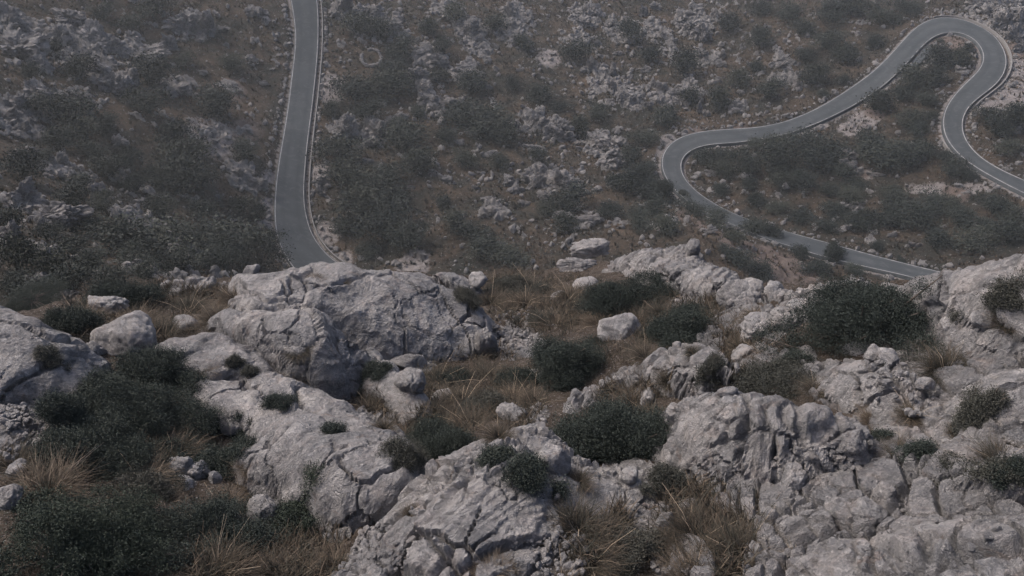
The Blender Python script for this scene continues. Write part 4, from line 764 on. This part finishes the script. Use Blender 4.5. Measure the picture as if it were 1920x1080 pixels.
def label_far(items, noun, small, cat, group):
    """items: (size, px, py, object): name each by its landmark and rank there"""
    cells = {}
    for it in items: cells.setdefault(int(((_lm - [it[1], it[2] * 1.3]) ** 2).sum(1).argmin()), []).append(it)
    for c, L in cells.items():
        L.sort(key=lambda t: -t[0]); ph = LANDMARKS[c][2]
        for i, (s, px, py, o) in enumerate(L):
            o['category'] = cat
            if i < len(RANK): o['label'] = f'{RANK[i]} {noun} {ph}'; o['group'] = group
            else: o['label'] = f'{small} {ph}'; o['group'] = f'{small} {ph}'[:60]
FAR_ROCKS = [(345,42,50,38),(388,45,40,40),(416,52,20,10),(315,80,24,38),(112,68,46,44),(170,60,54,32),(130,30,60,30),(205,85,44,32),(280,95,54,20),(185,130,40,30),(215,160,60,44),(240,150,40,30),(150,190,32,38),(300,163,26,16),(335,168,40,22),(425,160,42,14),(318,231,22,10),(220,265,32,24),(30,85,60,56),(15,35,44,50),(70,120,40,40),(45,243,24,22),(57,225,14,12),(15,215,34,22),(35,195,32,40),(75,170,40,40),(62,292,20,22),(140,318,24,14),(165,335,26,16),(110,300,24,20),(88,330,18,12),(45,370,58,42),(105,400,92,46),(85,425,40,30),(28,472,58,26),(10,440,40,40),(250,420,40,18),(272,432,30,18),(300,445,34,18),(330,447,30,16),(226,415,18,10),(252,386,15,9),(445,318,28,16),(480,340,30,24),(500,345,14,14),(470,320,14,10),(163,470,22,10),(185,520,30,22),(60,530,30,30),(125,555,40,24),(605,340,26,26),(600,360,18,16),(480,20,30,20),(495,38,20,14),(425,83,13,10),(470,110,20,13),(380,135,15,10),(455,150,14,8),(490,155,20,8),(500,270,12,8),(400,395,12,8),
 (645,14,42,40),(660,30,30,24),(690,22,34,30),(735,50,32,30),(798,95,34,22),(818,110,34,22),(830,120,20,14),(870,128,34,18),(895,142,30,16),(905,160,30,14),(785,140,30,22),(792,160,28,22),(800,185,32,22),(815,200,22,18),(825,213,20,20),(838,190,18,14),(852,190,18,14),(868,189,14,12),(648,235,40,44),(690,232,30,34),(708,245,34,36),(700,265,28,18),(745,222,34,18),(955,18,22,40),(957,45,24,24),(880,50,28,34),(895,75,22,20),(970,68,36,30),(925,86,24,11),(1048,235,36,30),(1055,255,36,24),(1030,245,20,22),(1010,225,26,28),(970,232,26,18),(985,242,20,12),(1000,276,40,14),(920,287,36,12),(990,325,26,30),(1000,345,26,24),(1012,338,22,28),(1050,338,26,36),(1070,348,30,40),(1018,368,24,20),(958,340,28,24),(965,355,20,18),(912,372,22,14),(925,395,22,20),(838,337,22,16),(770,350,20,9),(815,325,24,12),(830,332,16,10),(985,380,20,12),(1107,410,34,18),(940,458,20,14),(950,470,14,10),(1085,278,14,13),(1100,20,26,28),(1095,40,20,20),(1105,120,13,32),(745,20,12,9),(755,38,10,8),(520,90,9,7),(870,80,16,10),(780,75,16,10),(745,148,9,9),(918,115,10,9),(975,130,12,8),(860,265,20,10),(845,272,12,8),(890,350,12,8),(905,400,16,14),(690,300,16,10),(720,340,14,10),
 (1280,30,40,30),(1300,48,44,34),(1322,62,26,42),(1340,25,22,26),(1305,14,28,18),(1315,100,24,24),(1320,116,18,14),(1355,105,20,18),(1352,120,14,14),(1470,115,22,18),(1478,130,16,14),(1450,148,18,20),(1464,155,14,18),(1497,160,13,22),(1380,193,17,12),(1260,215,15,17),(1383,207,20,10),(1312,205,13,22),(1325,212,12,16),(1390,173,10,10),(1380,145,10,13),(1150,130,15,34),(1148,160,13,30),(1170,182,28,24),(1285,172,30,26),(1298,180,22,22),(1268,175,24,20),(1240,165,20,20),(1250,190,16,12),(1205,20,14,24),(1230,10,22,20),(1120,20,22,22),(1140,45,16,16),(1190,50,16,12),(1118,260,34,26),(1135,275,36,24),(1150,292,38,26),(1162,305,22,14),(1115,410,30,14),(1590,292,26,22),(1585,305,20,18),(1608,320,30,9),(1640,326,26,7),(1462,366,13,9),(1432,361,9,7),(1332,323,22,12),(1355,386,18,10),(1715,460,26,9),(1862,375,15,6),(1675,440,14,9),(1720,285,16,14),(1730,295,12,9),(1848,8,44,30),(1880,40,36,40),(1893,12,40,44),(1905,66,28,36),(1912,90,22,22),(1920,40,30,44),(1862,22,30,30),(1262,414,26,11),(1330,432,28,13),(1290,408,14,8),(1520,400,9,7),(1545,390,10,6),(1640,435,16,8),(1120,80,14,12),(1160,100,16,12),(1185,75,14,10),(1210,130,16,12),(1225,155,14,14),(1180,145,16,12),(1195,170,14,10),(1215,195,18,12),(1240,60,14,12),(1260,85,12,12),(1345,150,12,10),(1420,100,12,9),(1405,120,10,9),(1440,50,10,8),(1500,90,10,8),(1490,240,12,5),(1790,385,10,6),(1630,270,10,6),(1415,290,12,8)]
def crag_rock(seed, mat=ROCK_FAR):
    rg = np.random.default_rng(seed); V, Fc = ICO[5]; n = rg.normal(size=(11, 3)); n /= np.linalg.norm(n, axis=1)[:, None]
    c = np.maximum(V @ n.T, 0.05) / rg.uniform(.6, 1.0, 11); P = V * np.minimum(1.0 / ((c ** 14).sum(1) ** (1 / 14.0)), 1.2)[:, None]; W = P + .25 * np.stack([perlin(P * 2 + seed, 1), perlin(P * 2 + seed, 2), perlin(P * 2 + seed, 3)], 1)
    e, cc, o = voronoi(W * 1.5 + seed, seed); d = .42 * (cc[:, 0] - .55) - .22 * np.exp(-(e / .10) ** 2) + .5 * ((cc[:, 1] - .5) * o[:, 0] + (cc[:, 2] - .5) * o[:, 1])
    e, cc, o = voronoi(W * 3.4 + seed, seed + 1); d += .22 * (cc[:, 0] - .5) - .14 * np.exp(-(e / .12) ** 2) + .3 * ((cc[:, 1] - .5) * o[:, 0] + (cc[:, 2] - .5) * o[:, 1]); d += .18 * fbm(P * 1.7 + seed, 4, seed)
    return mesh_from('hillside_rock', P * (1 + d)[:, None], Fc, mat, False)
ROCKP = [crag_rock(300 + i) for i in range(10)]
def place_rock(px, py, w, h, i):
    P = far_spot(px, py + h * .3); o = link('hillside_rock', ROCKP[i % 10]); squash(o, P, w, h, i); rd = float(road_dist(P[:1], P[1:2])[0]); q = min(1.0, max(.12, (rd - .9) / max(o.scale[0], .1))); o.scale = tuple(v * q * random.uniform(.9, 1.1) for v in o.scale)
    o.location = P + np.array([0, o.scale[1] * .3, o.scale[2] * .12]); return (w * h, px, py, o)
rocks = [place_rock(*r, i) for i, r in enumerate(FAR_ROCKS)]
label_far(rocks, 'pale grey rock', 'smaller pale rocks', 'rock', 'pale rocks on the valley side')

FAR_SHRUBS = [(290,20,60,50),(100,95,34,36),(145,140,64,52),(275,150,76,70),(270,200,70,54),(110,225,90,70),(150,255,80,60),(400,205,90,66),(325,260,70,60),(345,300,90,66),(345,345,104,76),(300,395,64,50),(205,320,60,50),(30,320,80,60),(245,50,54,34),(430,125,54,36),(455,285,52,40),(450,390,44,40),(395,465,130,80),(215,465,120,70),(290,480,124,60),(20,490,80,80),(90,510,84,60),(85,295,32,20),(200,240,50,40),(240,300,50,40),(140,380,60,50),(160,430,60,44),(190,385,50,36),(370,400,54,40),(250,350,50,36),(60,140,40,36),(340,120,44,30),(195,30,40,30),(350,450,60,40),(120,545,90,50),(60,575,90,44),(200,530,80,44),(270,515,70,36),(330,500,70,36),(390,500,80,40),(10,420,60,44),(130,470,60,40),(160,500,70,40),(240,490,60,36),(80,445,50,30),(30,540,60,40),(150,350,50,34),(170,290,50,36),(370,340,60,50),(300,340,60,50),(100,270,60,44),(60,200,40,30),(480,400,40,40),
 (670,55,74,50),(705,62,60,50),(610,6,40,22),(750,100,64,40),(730,140,60,40),(805,60,50,40),(850,30,54,40),(760,160,70,44),(665,180,90,60),(715,170,84,60),(620,205,60,50),(690,215,64,40),(880,160,74,50),(910,235,104,54),(865,220,74,50),(950,255,74,50),(760,270,92,70),(780,310,72,60),(635,285,80,60),(650,340,104,80),(680,395,114,90),(645,430,90,60),(720,430,110,80),(775,455,94,60),(870,305,52,40),(905,475,84,50),(955,490,80,36),(1070,385,80,56),(1065,425,60,40),(1085,240,50,45),(1080,105,50,50),(1010,180,60,40),(830,90,44,40),(925,50,50,40),(980,85,44,36),(1050,205,40,24),(1005,295,44,30),(690,470,90,40),(720,345,80,60),(740,390,80,60),(840,260,50,36),(850,420,60,40),(880,440,60,40),(1030,400,50,30),(940,310,50,34),(780,215,40,24),(1120,215,40,30),(820,150,40,30),(960,160,40,30),(830,385,44,30),(745,240,44,30),
 (1180,65,54,50),(1215,110,46,45),(1285,125,64,60),(1245,225,54,40),(1300,185,44,40),(1345,190,58,48),(1370,50,54,40),(1425,75,54,40),(1445,175,54,40),(1530,150,64,50),(1545,170,80,44),(1580,145,60,50),(1595,105,84,60),(1640,80,60,40),(1560,85,60,40),(1565,30,74,40),(1610,22,60,40),(1390,155,50,40),(1500,60,50,36),(1480,30,50,30),(1430,20,44,30),(1510,110,44,30),(1420,130,40,26),(1660,40,50,36),(1700,20,60,30),
 (1720,155,80,60),(1755,145,74,64),(1800,110,50,56),(1820,88,42,40),(1764,78,13,8),(1645,200,62,54),(1710,230,54,40),(1720,248,60,36),(1770,118,60,46),(1735,190,60,50),(1745,215,40,36),(1690,185,50,36),(1870,240,80,70),(1900,230,60,60),(1895,280,74,46),(1850,220,44,34),(1770,295,60,42),(1815,328,80,34),(1790,320,54,40),(1740,290,54,36),
 (1315,290,60,36),(1360,325,54,40),(1340,302,60,40),(1400,315,60,48),(1460,306,80,62),(1450,285,60,46),(1540,290,90,56),(1530,315,90,60),(1510,345,60,36),(1470,345,54,36),(1405,350,42,28),(1350,360,50,30),(1650,300,100,54),(1700,308,80,46),(1635,278,60,36),(1610,348,50,18),(1680,375,60,36),(1760,396,74,30),(1785,392,50,26),(1675,415,62,36),(1730,415,84,44),(1800,412,60,28),(1835,460,80,36),(1900,450,64,46),(1870,395,60,36),(1760,455,60,36),(1630,415,50,36),(1615,430,60,28),(1570,400,60,28),(1500,410,50,28),(1690,485,60,26),(1650,462,50,28),(1580,330,50,36),(1420,380,44,26),(1460,395,44,22),(1550,430,50,22),(1600,370,54,26),(1560,360,44,24),(1480,270,40,22),(1420,275,44,20),(1900,410,50,30),(1850,430,50,26),
 (1210,320,60,50),(1185,345,74,60),(1215,362,80,46),(1190,300,52,40),(1205,265,62,36),(1160,350,50,36),(1230,395,60,34),(1280,366,24,20),(1345,418,60,26),(1300,398,56,28),(1415,436,60,32),(1450,442,50,32),(1565,474,36,28),(1495,475,50,28),(1380,450,50,24),(1250,432,70,36),(1200,420,60,30),(1530,510,60,24),(1600,508,60,24),(1150,400,60,30),(1380,490,60,26),(1420,510,60,22)]
def far_shrub_mesh(seed, n=3000, mat=LEAF_FAR):
    rg = np.random.default_rng(seed); B = []; nb = rg.integers(6, 11)
    for _ in range(nb):
        a = rg.uniform(0, 6.28); q = rg.uniform(0, .62); r = rg.uniform(.28, .46); B.append((math.cos(a) * q, math.sin(a) * q, .72 * (1 - q * q) * rg.uniform(.55, 1.05) - .1, r, r, r * .8))
    V, Fc, a = crown(rg, B, n, .082, 22, .6); p = Parts(); p.add(V, Fc, a)
    for b in B: p.add(*tube([(0, 0, -.3), (b[0] * .5, b[1] * .5, b[2] * .4), b[:3]], .05, .02, 4))
    return p.mesh('hillside_shrub', mat)
SHRUBP = [far_shrub_mesh(700 + i) for i in range(8)]
def place_shrub(px, py, w, h, i, name='hillside_shrub'):
    P = far_spot(px, py + h * .25); s = w * np.linalg.norm(P) / F / 2 * 1.28; s *= min(1, max(.3, float(road_dist(P[:1], P[1:2])[0]) / s * .8)) if px not in (1280, 1565, 1345, 1415, 1450) else 1; o = link(name, SHRUBP[i % 8]); o.scale = (s, s * random.uniform(.85, 1.1), s * h / w * 1.12); o.rotation_euler.z = random.uniform(0, 6.28)
    o.location = P + np.array([0, s * .35, 0]); return (w * h, px, py, o)
shr = [place_shrub(*s, i) for i, s in enumerate(FAR_SHRUBS)]
label_far(shr, 'dark green shrub', 'smaller dark shrubs', 'shrub', 'dark shrubs on the valley side')
# the holm oak that hides the foot of the straight road, with its own trunk
def holm_oak(px, py, w, h, label, seed):
    P = far_spot(px, py + h * .45); s = w * np.linalg.norm(P) / F / 2; rg = np.random.default_rng(seed); root = link('holm_oak_tree', None, tuple(P), label=label, category='tree', group='holm oaks beside the straight road'); B = []
    for _ in range(16):
        a = rg.uniform(0, 6.28); q = rg.uniform(0, .7); r = rg.uniform(.2, .36); B.append((math.cos(a) * q * s, math.sin(a) * q * s, s * (.95 * (1 - q * q) * rg.uniform(.5, 1) + .05), r * s, r * s, r * s * .8))
    V, Fc, a = crown(rg, B, 9000, .034 * s + .1, 18, .6); p = Parts(); p.add(V, Fc, a); link('crown', p.mesh('crown', LEAF_FAR), parent=root)
    p = Parts(); p.add(*tube([(0, 0, -.6), (.05 * s, 0, .2 * s), (0, .05 * s, .5 * s)], .07 * s, .04 * s, 7))
    for b in B: p.add(*tube([(.03 * s, 0, .15 * s), (b[0] * .5, b[1] * .5, b[2] * .7), b[:3]], .03 * s, .01 * s, 5))
    link('trunk', p.mesh('trunk', WOOD, True), parent=root)
holm_oak(488, 468, 130, 84, 'broad dark holm oak overlapping the foot of the straight road', 61)
holm_oak(415, 470, 110, 76, 'dark holm oak standing uphill of the one overlapping the straight road', 62)
holm_oak(1245, 345, 60, 60, 'dark holm oak overlapping the road on the outside of the hairpin', 63)
holm_oak(1563, 472, 40, 34, 'small lone dark tree against the grey of the lower road', 64)

# stone ring
def stone_ring():
    P = far_spot(696, 112); d = np.linalg.norm(P); rx = 17 * d / F; rg = np.random.default_rng(4); p = Parts(); base = [boulder_data(20 + s) for s in range(6)]
    for k in range(46):
        a = 2 * math.pi * k / 46 + rg.normal() * .03
        if 2.2 < a < 2.75: continue
        for lev in (0, 1):
            q = rx * rg.uniform(.93, 1.07); x, y = math.cos(a) * q, math.sin(a) * q * 1.5; g = float(far_sample(P[0] + x, P[1] + y)) - P[2]; V, Fc = base[rg.integers(6)]; s = rg.uniform(.2, .38)
            p.add(V * s * [1, 1, .8] + [x, y, g + .12 + .34 * lev], Fc)
    link('stone_ring', p.mesh('stone_ring', ROCK_FAR), tuple(P), label='small ring of piled pale stones in grass near the straight road', category='stone ring')
stone_ring()

# low kerb walls along the valley-side edges of the roads
def kerb_wall(X, Y, i0, i1, label, off=0.7, wd=0.22, ht=0.35):
    A, B = X[i0:i1], Y[i0:i1]; w = np.linalg.norm(B - A, axis=1)[:, None]; u = (A - B) / w; p0 = A + u * off; p1 = A + u * (off + wd); n = len(A)
    L = [p0 - [0, 0, .6], p0 + [0, 0, ht], p1 + [0, 0, ht], p1 - [0, 0, 1.5]]; V = np.stack(L, 1).reshape(-1, 3)
    link('kerb_wall', mesh_from('kerb_wall', V - V[0], [grid_faces(n, 4), np.array([[0, 1, 2, 3], [4 * n - 1, 4 * n - 2, 4 * n - 3, 4 * n - 4]])], KERB), tuple(V[0]), label=label, category='wall')
kerb_wall(E1R, E1L, 15, 192, 'low pale kerb wall along the downhill edge of the straight road')
iA = lambda px, py: int(np.linalg.norm(E2A - far_hit(px, py), axis=1).argmin())
kerb_wall(E2A, E2B, iA(1750,34), iA(1812,204), 'low pale kerb wall round the outside of the top bend')
kerb_wall(E2B, E2A, iA(1806,255), iA(1850,304), 'low retaining wall on the inner edge of the second bend', ht=.35)
# grass and rubble of the valley side, past counting
def far_scatter():
    rg = np.random.default_rng(31); n = 38000
    rr = np.sqrt(rg.uniform(75 ** 2, 275 ** 2, n * 3)); a = rg.uniform(-R(44), R(44), n * 3); x, y = rr * np.sin(a), rr * np.cos(a); z = far_sample(x, y); P = np.stack([x, y, np.zeros_like(x)], 1)
    rk = far_sample(x, y, FRK); rd = far_sample(x, y, FRD); dens = fbm(P * .05, 4, 66)
    ok = (rd > 1.6) & (rk < .4) & (rg.random(len(x)) < .75 + dens); C = np.stack([x, y, z], 1)[ok][:n]; n = len(C); dv = fbm(C * .04, 3, 67)
    k = 9; Cb = np.repeat(C, k, 0); m = len(Cb); s = np.repeat(rg.uniform(.3, .75, n), k); az = rg.uniform(0, 6.28, m); d = np.stack([np.cos(az), np.sin(az), np.zeros(m)], 1); up = rg.uniform(.35, 1.0, m)
    b0 = Cb + d * (s * .1)[:, None] - [0, 0, .1]; sd = np.cross(d, [0, 0, 1]) * (s * .16)[:, None]; tip = Cb + d * (s * rg.uniform(.3, 1, m))[:, None] + np.stack([np.zeros(m), np.zeros(m), s * up], 1)
    V = np.stack([b0 - sd, b0 + sd, tip], 1).reshape(-1, 3); v = np.repeat(np.clip(np.repeat(.45 + .9 * dv + rg.normal(size=n) * .14, k) + rg.normal(size=m) * .1, 0, 1), 3)
    link('dry_grass', mesh_from('dry_grass', V, np.arange(3 * m).reshape(m, 3), GRASS_FAR, False, {'v': v}), kind='stuff', label='brown grass covering the valley side')
    p = Parts(); base = [boulder_data(60 + s, 1) for s in range(10)]
    N = 500000; rr = np.sqrt(rg.uniform(60 ** 2, 275 ** 2, N)); a = rg.uniform(-R(44), R(44), N); x, y = rr * np.sin(a), rr * np.cos(a); z = far_sample(x, y); rk = far_sample(x, y, FRK); rd = far_sample(x, y, FRD); P = np.stack([x, y, z * 0], 1)
    dens = fbm(P * .06, 4, 68); ok = (rd > 1.0) & (rg.random(N) < np.clip(.015 + .46 * rk + .20 * np.clip(dens + .0, 0, 1) + .3 * ((rd < 2.0)), 0, 1))
    C = np.stack([x, y, z], 1)[ok][:66000]; n = len(C); sz = .10 + .62 * rg.random(n) ** 4; kk = rg.integers(10, size=n)
    for b in range(10):
        m = np.where(kk == b)[0]; V, Fc = base[b]; q, _ = np.linalg.qr(rg.normal(size=(len(m), 3, 3))); Vs = V[None] * rg.uniform(.55, 1.3, (len(m), 1, 3)); Vs = np.einsum('nij,nvj->nvi', q, Vs) * sz[m, None, None] + C[m][:, None] + np.array([0, 0, 1]) * (sz[m] * .25)[:, None, None]
        p.add(Vs.reshape(-1, 3), (Fc[None] + (np.arange(len(m)) * len(V))[:, None, None]).reshape(-1, 3))
    link('rubble', p.mesh('rubble', ROCK_FAR), kind='stuff', label='loose pale rubble strewn over the valley side')
far_scatter()

# ------------------------------------------------------------------ haze: the air of the valley
def haze():
    bm = bmesh.new(); bmesh.ops.create_cube(bm, size=1.0); me = bpy.data.meshes.new('haze'); bm.to_mesh(me); bm.free()
    zmin = float(min(FZ.min(), -140)) - 3
    o = link('haze', me, (0, 200, (zmin + 25) / 2), kind='stuff', label='thin grey haze filling the valley'); o.scale = (900, 560, 25 - zmin)
    m = bpy.data.materials.new('haze'); m.use_nodes = True; nt = m.node_tree; nt.nodes.remove(nt.nodes['Principled BSDF'])
    v = nt.nodes.new('ShaderNodeVolumePrincipled'); v.inputs['Color'].default_value = (.93, .98, .98, 1); v.inputs['Density'].default_value = 0.00031; v.inputs['Anisotropy'].default_value = 0.2
    nt.links.new(v.outputs[0], nt.nodes['Material Output'].inputs['Volume']); me.materials.append(m)
haze()
print('far z', FZ.min(), FZ.max())
